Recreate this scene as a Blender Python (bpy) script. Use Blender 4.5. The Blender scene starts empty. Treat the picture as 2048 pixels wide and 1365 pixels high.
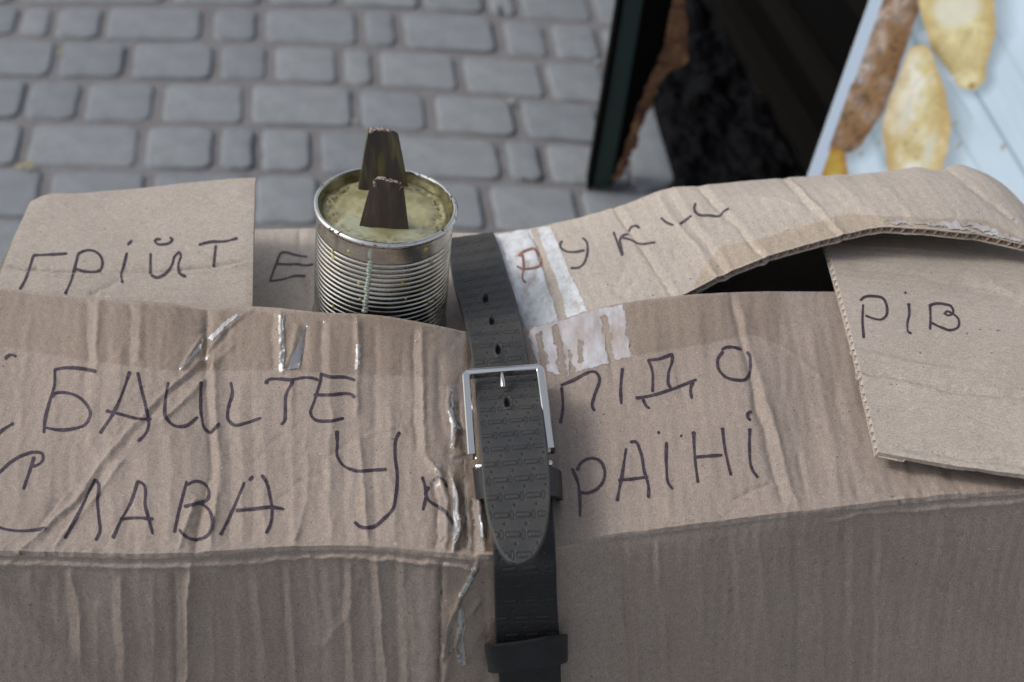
import bpy, math, random
import numpy as np
from mathutils import Vector, Matrix
from mathutils.bvhtree import BVHTree
random.seed(4)
S = bpy.context.scene
COL = S.collection

# ------------------------------------------------------------------ camera, sky, sun, exposure
F, PITCH, CZ = 3300.0, math.radians(37.7), 1.15
cd = bpy.data.cameras.new('camera'); cam = bpy.data.objects.new('camera', cd); COL.objects.link(cam)
cam.location = (0, 0, CZ); cam.rotation_euler = (math.radians(90) - PITCH, 0, 0)
cd.sensor_width = 22.3; cd.lens = F / 2048 * 22.3; cd.clip_start = .02; cd.clip_end = 400
cd.dof.use_dof = True; cd.dof.focus_distance = 1.09; cd.dof.aperture_fstop = 3.7; cd.dof.aperture_blades = 7
S.camera = cam
W = bpy.data.worlds.new('World'); S.world = W; W.use_nodes = True
wn = W.node_tree; bg = wn.nodes['Background']
sky = wn.nodes.new('ShaderNodeTexSky'); sky.sky_type = 'NISHITA'; sky.sun_disc = False
SUN_EL, SUN_AZ = math.radians(46), math.radians(-90)      # azimuth from +Y (away from the camera), negative = to the left
sky.sun_elevation = SUN_EL; sky.sun_rotation = SUN_AZ; sky.dust_density = 3.0; sky.air_density = 1.0
hs = wn.nodes.new('ShaderNodeHueSaturation'); hs.inputs['Saturation'].default_value = .42
wn.links.new(sky.outputs[0], hs.inputs['Color']); wn.links.new(hs.outputs[0], bg.inputs['Color'])
bg.inputs['Strength'].default_value = .15
sl = bpy.data.lights.new('sun', 'SUN'); sun = bpy.data.objects.new('sun', sl); COL.objects.link(sun)
sl.energy = 1.1; sl.angle = math.radians(14); sl.color = (1, .955, .90)
sd = Vector((math.sin(SUN_AZ) * math.cos(SUN_EL), math.cos(SUN_AZ) * math.cos(SUN_EL), math.sin(SUN_EL)))
sun.rotation_euler = sd.to_track_quat('Z', 'Y').to_euler(); sun.location = (-2, 2, 4)
S.view_settings.view_transform = 'Standard'; S.view_settings.look = 'None'
S.view_settings.exposure = 0.16; S.view_settings.gamma = 1.0; S.view_settings.use_curve_mapping = False

# ------------------------------------------------------------------ geometry helpers
SP, CP = math.sin(PITCH), math.cos(PITCH)
def dirv(u, v):
    x = (u - 1024) / F; y = (682.5 - v) / F
    return (x, y * SP + CP, y * CP - SP)
def P(u, v, z):
    d = dirv(u, v); t = (z - CZ) / d[2]; return np.array([d[0] * t, d[1] * t, z])
def PY(u, v, Y):
    d = dirv(u, v); t = Y / d[1]; return np.array([d[0] * t, Y, CZ + d[2] * t])
def pt(c):
    return PY(c[0], c[1], c[3]) if len(c) == 4 else P(*c)
def proj(G):
    p = G - np.array([0, 0, CZ]); f = p[..., 1] * CP - p[..., 2] * SP; y = p[..., 1] * SP + p[..., 2] * CP
    return 1024 + F * p[..., 0] / f, 682.5 - F * y / f
def cr(A, n, ks=None):
    """centripetal-free Catmull-Rom through A (k,...) with chord-ish knots -> n samples"""
    A = np.asarray(A, float); k = len(A)
    if ks is None:
        d = np.sqrt(((A[1:] - A[:-1]).reshape(k - 1, -1) ** 2).sum(1)); ks = np.concatenate([[0], np.cumsum(d + 1e-9)])
    ks = np.asarray(ks, float); x = np.linspace(ks[0], ks[-1], n)
    m = np.zeros_like(A); h = np.diff(ks); sh = (-1,) + (1,) * (A.ndim - 1)
    s = np.diff(A, axis=0) / h.reshape(sh)
    m[0] = s[0]; m[-1] = s[-1]
    if k > 2:
        w0 = h[1:].reshape(sh); w1 = h[:-1].reshape(sh); m[1:-1] = (s[:-1] * w0 + s[1:] * w1) / (w0 + w1)
    i = np.clip(np.searchsorted(ks, x, 'right') - 1, 0, k - 2); t = ((x - ks[i]) / h[i]).reshape(sh); H = h[i].reshape(sh)
    return (2*t**3-3*t**2+1)*A[i] + (t**3-2*t**2+t)*H*m[i] + (-2*t**3+3*t**2)*A[i+1] + (t**3-t**2)*H*m[i+1]
_perm = np.random.RandomState(7).permutation(4096)
def _h(ix, iy, s):
    return _perm[(_perm[(ix.astype(int) * 1 + s * 131) & 4095] + iy.astype(int)) & 4095] / 4095.0
def vn(x, y, s=0):
    x = np.asarray(x, float); y = np.asarray(y, float) + np.zeros_like(x)
    ix = np.floor(x); iy = np.floor(y); fx = x - ix; fy = y - iy; fx = fx*fx*(3-2*fx); fy = fy*fy*(3-2*fy)
    return ((_h(ix, iy, s)*(1-fx)+_h(ix+1, iy, s)*fx)*(1-fy) + (_h(ix, iy+1, s)*(1-fx)+_h(ix+1, iy+1, s)*fx)*fy) * 2 - 1
def fbm(x, y, s=0, o=4):
    r = 0; a = 1
    for k in range(o): r = r + a * vn(x * 2**k, y * 2**k, s + k); a *= .5
    return r
def normals(G):
    a = np.gradient(G, axis=1); b = np.gradient(G, axis=0); n = np.cross(a, -b)
    return n / (np.linalg.norm(n, axis=2, keepdims=True) + 1e-12)

def setp(o, parent):
    if parent is not None:
        o.parent = parent
        if parent.type == 'EMPTY': o.matrix_parent_inverse = Matrix.Translation(-parent.location)
def tag(o, label=None, cat=None, group=None, kind=None):
    if label: o['label'] = label
    if cat: o['category'] = cat
    if group: o['group'] = group
    if kind: o['kind'] = kind
    return o
def empty(name, loc, label, cat, group=None):
    o = bpy.data.objects.new(name, None); COL.objects.link(o); o.location = loc; o.empty_display_size = .1
    return tag(o, label, cat, group)
def mk(name, V, Fc, mat, parent=None, smooth=True, uv=None, col=None, mask=None):
    """V (n,3); Fc: (m,k) int array or list of faces"""
    V = np.asarray(V, float); me = bpy.data.meshes.new(name)
    if isinstance(Fc, np.ndarray):
        m, k = Fc.shape
        me.vertices.add(len(V)); me.vertices.foreach_set('co', V.ravel())
        me.loops.add(m * k); me.loops.foreach_set('vertex_index', Fc.ravel().astype(np.int32))
        me.polygons.add(m); me.polygons.foreach_set('loop_start', np.arange(0, m * k, k, dtype=np.int32))
        me.polygons.foreach_set('loop_total', np.full(m, k, np.int32)); me.update(calc_edges=True)
    else: me.from_pydata([tuple(p) for p in V], [], [tuple(int(i) for i in f) for f in Fc])
    nl = len(me.loops); li = np.zeros(nl, np.int32); me.loops.foreach_get('vertex_index', li)
    if uv is not None:
        L = me.uv_layers.new(name='UVMap'); L.data.foreach_set('uv', np.asarray(uv, float)[li].ravel())
    if col is not None:
        A = me.color_attributes.new('Col', 'FLOAT_COLOR', 'POINT'); c = np.ones((len(V), 4)); c[:, :3] = col; A.data.foreach_set('color', c.ravel())
    if mask is not None:
        A = me.attributes.new('mask', 'FLOAT', 'POINT'); A.data.foreach_set('value', np.asarray(mask, float))
    if smooth: me.polygons.foreach_set('use_smooth', np.ones(len(me.polygons), bool))
    me.materials.append(mat); o = bpy.data.objects.new(name, me); COL.objects.link(o); setp(o, parent); return o
def gridf(nv, nu, off=0):
    i = np.arange(nv - 1)[:, None] * nu + np.arange(nu - 1)[None, :]
    return (np.stack([i + nu, i + nu + 1, i + 1, i], -1).reshape(-1, 4) + off)
def guv(G):
    a = np.linalg.norm(np.diff(G, axis=1), axis=2); b = np.linalg.norm(np.diff(G, axis=0), axis=2)
    U = np.concatenate([np.zeros((len(G), 1)), np.cumsum(a, 1)], 1); U = U - U[:, U.shape[1]//2:U.shape[1]//2+1]
    V = np.concatenate([np.zeros((1, G.shape[1])), np.cumsum(b, 0)], 0); V = V - V[len(V)//2:len(V)//2+1]
    return np.stack([U, -V], -1)
def border(nv, nu):
    t = [(0, j) for j in range(nu)]; r = [(i, nu - 1) for i in range(1, nv)]
    b = [(nv - 1, j) for j in range(nu - 2, -1, -1)]; l = [(i, 0) for i in range(nv - 2, 0, -1)]
    return np.array(t + r + b + l)
def shell(name, G, th, mat, parent=None, open_edges=(), coarse=6, uv=None, N=None, skew=0):
    """sheet of board: top surface G (row 0 = far), thickness th below, closed rim; open_edges leave a fluted cut ('b' bottom row, 'l' left column)"""
    nv, nu = G.shape[:2]; N = normals(G) if N is None else N
    B = G - N * th; B = B + np.array([-skew, 0, 0]) * np.exp(-np.arange(nu) / 3.0)[None, :, None]; uvg = guv(G) if uv is None else uv
    V = [G.reshape(-1, 3)]; U = [uvg.reshape(-1, 2)]; Fs = [gridf(nv, nu)]; off = nv * nu
    iv = np.unique(np.append(np.arange(0, nv, coarse), nv - 1)); iu = np.unique(np.append(np.arange(0, nu, coarse), nu - 1))
    Bc = B[np.ix_(iv, iu)]; V.append(Bc.reshape(-1, 3)); U.append(uvg[np.ix_(iv, iu)].reshape(-1, 2))
    Fs.append(gridf(len(iv), len(iu), off)[:, ::-1]); off += Bc.shape[0] * Bc.shape[1]
    bd = border(nv, nu); bd = np.vstack([bd, bd[:1]])
    g = G[bd[:, 0], bd[:, 1]]; b = B[bd[:, 0], bd[:, 1]]; uu = uvg[bd[:, 0], bd[:, 1]]
    lt = .12
    def strip(A, C, uu):
        nonlocal off
        n = len(A); V.append(A); V.append(C); U.append(uu); U.append(uu)
        i = np.arange(n - 1); Fs.append(np.stack([i + off, i + 1 + off, i + 1 + n + off, i + n + off], -1)); off += 2 * n
    segs = {'t': slice(0, nu), 'r': slice(nu - 1, nu + nv - 1), 'b': slice(nu + nv - 2, 2 * nu + nv - 2), 'l': slice(2 * nu + nv - 3, 2 * nu + 2 * nv - 3)}
    for k, s in segs.items():
        a, c = g[s], b[s]
        if k in open_edges:
            strip(a, a + (c - a) * lt, uu[s]); strip(a + (c - a) * (1 - lt), c, uu[s])
            # liners' inner faces and a closed back some way in
            if k == 'b': inw = G[-12, ::-1] - G[-1, ::-1]
            else: inw = G[::-1, 12] - G[::-1, 0]
            inw = inw[:len(a)]; inw = inw / (np.linalg.norm(inw, axis=1, keepdims=True) + 1e-12) * .018
            a1 = a + (c - a) * lt; c1 = a + (c - a) * (1 - lt)
            strip(a1, a1 + inw, uu[s]); strip(c1 + inw, c1, uu[s]); strip(a1 + inw, c1 + inw, uu[s])
        else: strip(a, c, uu[s])
    return mk(name, np.vstack(V), np.vstack(Fs), mat, parent, uv=np.vstack(U))
def flutes(G, edge, th, mat, parent, pitch=.0078, lt=.12, skew=0):
    N = normals(G)
    if edge == 'b': E, n, I = G[-1], N[-1], G[-12] - G[-1]
    else: E, n, I = G[:, 0], N[:, 0], G[:, 12] - G[:, 0]
    I = I / np.linalg.norm(I, axis=1, keepdims=True)
    s = np.concatenate([[0], np.cumsum(np.linalg.norm(np.diff(E, axis=0), axis=1))]); m = int(s[-1] / pitch * 12)
    x = np.linspace(0, s[-1], m); f = lambda A: np.stack([np.interp(x, s, A[:, k]) for k in range(3)], 1)
    E, n, I = f(E), f(n), f(I)
    ph = x / pitch + .25 * vn(x * 14, 0, 3); w = .5 - .5 * np.cos(2 * np.pi * ph); w = np.clip(.5 + (w - .5) * 1.15, 0, 1)
    d = (lt + w * (1 - 2 * lt)) * th
    A = E - n * d[:, None] + I * .0003 + np.array([-skew, 0, 0]) * (d / th)[:, None]; B = A + I * .014 - n * .0002; T = n * .00022
    V = np.vstack([A + T, B + T, A - T, B - T]); i = np.arange(m - 1)
    q = lambda a, b: np.stack([i + a*m, i + 1 + a*m, i + 1 + b*m, i + b*m], -1)
    o = mk('corrugated_core', V, np.vstack([q(0, 1), q(3, 2), q(2, 0)]), mat, parent); return o

# ------------------------------------------------------------------ materials
def M(name, base, rough=.6, metal=0, spec=.5):
    m = bpy.data.materials.new(name); m.use_nodes = True; b = m.node_tree.nodes['Principled BSDF']
    b.inputs['Base Color'].default_value = (*base, 1); b.inputs['Roughness'].default_value = rough
    b.inputs['Metallic'].default_value = metal; b.inputs['Specular IOR Level'].default_value = spec
    return m, m.node_tree, b
def nd(t, typ, **kw):
    n = t.nodes.new(typ)
    for k, v in kw.items():
        if k in n.inputs: n.inputs[k].default_value = v
        else: setattr(n, k, v)
    return n
def noise(t, vec, scale, detail=4, rough=.6):
    n = nd(t, 'ShaderNodeTexNoise'); n.inputs['Scale'].default_value = scale; n.inputs['Detail'].default_value = detail; n.inputs['Roughness'].default_value = rough
    if vec: t.links.new(vec, n.inputs['Vector'])
    return n.outputs['Fac']
def ramp(t, fac, stops):
    r = nd(t, 'ShaderNodeValToRGB'); e = r.color_ramp.elements
    while len(e) < len(stops): e.new(.5)
    for el, (p, c) in zip(e, stops): el.position = p; el.color = (*c, 1) if not isinstance(c, float) else (c, c, c, 1)
    t.links.new(fac, r.inputs[0]); return r.outputs[0]
def mixc(t, fac, a, b, mode='MIX'):
    n = nd(t, 'ShaderNodeMix', data_type='RGBA', blend_type=mode)
    for s, x in ((0, fac), (6, a), (7, b)):
        if hasattr(x, 'links') or hasattr(x, 'is_linked'): t.links.new(x, n.inputs[s])
        elif isinstance(x, (int, float)): n.inputs[s].default_value = x
        else: n.inputs[s].default_value = (*x, 1)
    return n.outputs[2]
def bump(t, b, h, dist, strength=1.0, prev=None):
    n = nd(t, 'ShaderNodeBump'); n.inputs['Distance'].default_value = dist; n.inputs['Strength'].default_value = strength
    t.links.new(h, n.inputs['Height'])
    if prev: t.links.new(prev, n.inputs['Normal'])
    t.links.new(n.outputs[0], b.inputs['Normal']); return n.outputs[0]
def mapped(t, vec, scale):
    n = nd(t, 'ShaderNodeMapping'); n.inputs['Scale'].default_value = scale; t.links.new(vec, n.inputs['Vector']); return n.outputs[0]

def cardboard(name, base, stretch=(60, 8, 1), rough=.78, flute=True, axis=0, sheen=.35):
    m, t, b = M(name, base, rough, 0, sheen)
    uv = nd(t, 'ShaderNodeUVMap').outputs[0]; ob = nd(t, 'ShaderNodeTexCoord').outputs['Object']
    big = noise(t, ob, 14, 4, .6); fib = noise(t, mapped(t, uv, stretch), 22, 3, .6); fine = noise(t, ob, 900, 2, .7)
    mid = noise(t, ob, 160, 3, .65)
    c = mixc(t, ramp(t, big, [(.3, 0.0), (.7, 1.0)]), tuple(x * .93 for x in base), tuple(x * 1.05 for x in base))
    c = mixc(t, .7, c, ramp(t, fib, [(.3, (.41, .41, .42)), (.7, (.59, .59, .58))]), 'OVERLAY')
    c = mixc(t, .75, c, ramp(t, fine, [(.3, (.34, .335, .33)), (.7, (.66, .665, .67))]), 'OVERLAY')
    c = mixc(t, .5, c, ramp(t, mid, [(.3, (.44, .44, .44)), (.7, (.56, .56, .56))]), 'OVERLAY')
    sp = noise(t, ob, 330, 1, .5); c = mixc(t, ramp(t, sp, [(.76, 0.0), (.785, .75)]), c, (.07, .045, .035))
    sp2 = noise(t, ob, 260, 1, .5); c = mixc(t, ramp(t, sp2, [(.18, .5), (.21, 0.0)]), c, (.62, .56, .5))
    t.links.new(c, b.inputs['Base Color'])
    p = bump(t, b, fine, .00012, .6); p = bump(t, b, mid, .0004, .5, p)
    if flute:
        wv = nd(t, 'ShaderNodeTexWave'); wv.bands_direction = 'X' if axis == 0 else 'Y'; wv.inputs['Scale'].default_value = 40.3   # ~7.8 mm pitch
        wv.inputs['Distortion'].default_value = 1.4; wv.inputs['Detail'].default_value = 2; wv.inputs['Detail Scale'].default_value = .35
        t.links.new(uv, wv.inputs['Vector']); bump(t, b, wv.outputs['Fac'], .0005, .30, p)
    return m
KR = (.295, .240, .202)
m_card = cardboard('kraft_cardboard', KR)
m_card_lit = cardboard('kraft_cardboard_lit', (.425, .370, .318))  # same board, lighter copy: the back flap's stronger light put into colour
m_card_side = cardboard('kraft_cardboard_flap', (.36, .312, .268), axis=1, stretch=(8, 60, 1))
m_core = M('kraft_core', (.42, .31, .24), .85)[0]
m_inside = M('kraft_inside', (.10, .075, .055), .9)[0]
m_box_dark, t, b = M('box_shade_black', (.006, .006, .007), .28)  # black for the added fill that darkens the box opening
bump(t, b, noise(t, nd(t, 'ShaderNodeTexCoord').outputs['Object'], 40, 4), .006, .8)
def ink(name, c):
    m, t, b = M(name, c, .5, 0, .4); ob = nd(t, 'ShaderNodeTexCoord').outputs['Object']
    f = noise(t, ob, 420, 3, .6); t.links.new(mixc(t, ramp(t, f, [(.35, 0.0), (.72, 1.0)]), c, tuple(x * 2.6 + .02 for x in c)), b.inputs['Base Color']); return m
m_ink = ink('marker_ink', (.020, .011, .018)); m_ink_brown = ink('marker_ink_brown', (.16, .07, .048)); m_ink_thin = ink('marker_ink_thin', (.034, .024, .030))
# clear packing tape: a thin film, tinted, with a glossy coat
def tape_mat(name, tint, rough=.16, gloss=1.0, bstr=.9):
    m = bpy.data.materials.new(name); m.use_nodes = True; t = m.node_tree; t.nodes.remove(t.nodes['Principled BSDF'])
    tr = nd(t, 'ShaderNodeBsdfTransparent'); gl = nd(t, 'ShaderNodeBsdfGlossy'); gl.inputs['Roughness'].default_value = rough
    tr.inputs['Color'].default_value = (*tint, 1); ob = nd(t, 'ShaderNodeTexCoord').outputs['Object']
    fr = nd(t, 'ShaderNodeLayerWeight'); fr.inputs['Blend'].default_value = .5; pw = nd(t, 'ShaderNodeMath', operation='POWER'); pw.inputs[1].default_value = 4.5; t.links.new(fr.outputs['Facing'], pw.inputs[0]); ad = nd(t, 'ShaderNodeMath', operation='ADD'); ad.inputs[1].default_value = .04; t.links.new(pw.outputs[0], ad.inputs[0]); mx = nd(t, 'ShaderNodeMixShader')
    mu = nd(t, 'ShaderNodeMath', operation='MULTIPLY'); mu.inputs[1].default_value = gloss; mu.use_clamp = True; t.links.new(ad.outputs[0], mu.inputs[0])
    bp = nd(t, 'ShaderNodeBump'); bp.inputs['Distance'].default_value = .0014; bp.inputs['Strength'].default_value = bstr
    t.links.new(noise(t, mapped(t, ob, (1.6, .45, .45)), 70, 4, .55), bp.inputs['Height']); t.links.new(bp.outputs[0], gl.inputs['Normal']); t.links.new(bp.outputs[0], fr.inputs['Normal'])
    t.links.new(mu.outputs[0], mx.inputs[0]); t.links.new(tr.outputs[0], mx.inputs[1]); t.links.new(gl.outputs[0], mx.inputs[2])
    t.links.new(mx.outputs[0], t.nodes['Material Output'].inputs['Surface']); return m
m_tape = tape_mat('clear_tape', (.94, .915, .88), .14, 1.3)
m_tape3 = tape_mat('clear_tape_wrinkled', (.94, .915, .88), .13, 2.6); m_tape2 = tape_mat('clear_tape_dull', (.96, .93, .88), .3, 1.2)
m_highlight = tape_mat('tape_highlight_film', (.97, .965, .96), .30, 13.0, .6)  # extra glossy film for the placed highlight slivers
m_sil, t, b = M('tape_highlight_pale', (.56, .57, .60), .2, 0, 1.0); bump(t, b, noise(t, nd(t, 'ShaderNodeTexCoord').outputs['Object'], 200, 3), .001, .5)  # unused pale tint made for the painted tape highlights
m_label, t, b = M('torn_white_paper', (.62, .635, .65), .6)
ob = nd(t, 'ShaderNodeTexCoord').outputs['Object']; f = noise(t, mapped(t, ob, (1, .5, .5)), 130, 5, .7)
t.links.new(ramp(t, f, [(.33, (.42, .38, .35)), (.5, (.60, .61, .625)), (.7, (.72, .75, .79))]), b.inputs['Base Color']); bump(t, b, f, .0009, .7)
m_label2, t, b = M('torn_label_residue', (.5, .48, .48), .35)
ob = nd(t, 'ShaderNodeTexCoord').outputs['Object']; f = noise(t, mapped(t, ob, (1, .4, .4)), 90, 5, .7)
t.links.new(ramp(t, f, [(.33, (.36, .30, .27)), (.52, (.45, .42, .42)), (.7, (.56, .56, .60))]), b.inputs['Base Color']); bump(t, b, f, .0008, .5)

# ------------------------------------------------------------------ crease field, in the photo's own pixel frame (used only to place the real relief)
def polydist(U, V, pl):
    """signed distance to polyline (sign: right of direction = +) and taper 0..1 along"""
    best = np.full(U.shape, 1e9); sg = np.zeros(U.shape); ta = np.zeros(U.shape); L = 0; tot = sum(math.dist(a, b) for a, b in zip(pl, pl[1:]))
    for (x0, y0), (x1, y1) in zip(pl, pl[1:]):
        dx, dy = x1 - x0, y1 - y0; l = math.hypot(dx, dy) + 1e-9
        t = np.clip(((U - x0) * dx + (V - y0) * dy) / l**2, 0, 1); ex = U - x0 - t * dx; ey = V - y0 - t * dy
        d = np.sqrt(ex**2 + ey**2); m = d < best; c = (dx * ey - dy * ex)
        best = np.where(m, d, best); sg = np.where(m, np.sign(-c), sg); ta = np.where(m, (L + t * l) / tot, ta); L += l
    return best * sg, ta
def crease_field(U, V, cs, seed=0):
    """cs: list (polyline, width_px, amplitude_mm, kind r ridge / v valley / s step) -> height in metres"""
    H = np.zeros(U.shape)
    wx = 3.6 * fbm(U * .018, V * .018, seed, 3) + 1.3 * vn(U * .11, V * .11, seed + 4); wy = 3.6 * fbm(U * .018, V * .018, seed + 9, 3) + 1.3 * vn(U * .11, V * .11, seed + 5)
    for k, (pl, w, a, kind) in enumerate(cs):
        x0 = min(p[0] for p in pl) - 5 * w; x1 = max(p[0] for p in pl) + 5 * w; y0 = min(p[1] for p in pl) - 5 * w; y1 = max(p[1] for p in pl) + 5 * w
        m = (U > x0) & (U < x1) & (V > y0) & (V < y1)
        if not m.any(): continue
        d, ta = polydist(U[m] + wx[m], V[m] + wy[m], pl); ww = (w if a < 1.15 else w * .72) * (1 + .35 * vn(ta * 7, k * 3.3, seed)); aa = a * (1 + .4 * vn(ta * 5 + 9, k * 1.7, seed))
        end = np.clip(np.minimum(ta, 1 - ta) / .08 + .25, 0, 1); q = d / ww
        if kind == 'r': h = np.exp(-np.abs(q) ** 1.25)
        elif kind == 'v': h = -np.exp(-np.abs(q) ** 1.25)
        else: h = np.tanh(q * 1.3) * np.exp(-(q / 3.5) ** 2)
        H[m] += h * aa * end * .001
    return H
def L(x0, y0, x1, y1, w=8, a=.8, k='r', bend=0, n=4):
    return ([(x0 + (x1 - x0) * i / n + bend * math.sin(math.pi * i / n), y0 + (y1 - y0) * i / n) for i in range(n + 1)], w, a, k)
FOLD = [(-350, 1098), (-150, 1100), (0, 1103), (200, 1108), (370, 1109), (500, 1098), (620, 1091), (780, 1094), (890, 1106), (970, 1112), (1060, 1108), (1150, 1089), (1230, 1068), (1340, 1057), (1500, 1035), (1640, 1018), (1760, 1001), (1900, 990), (2048, 980), (2250, 972), (2400, 968)]
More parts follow.
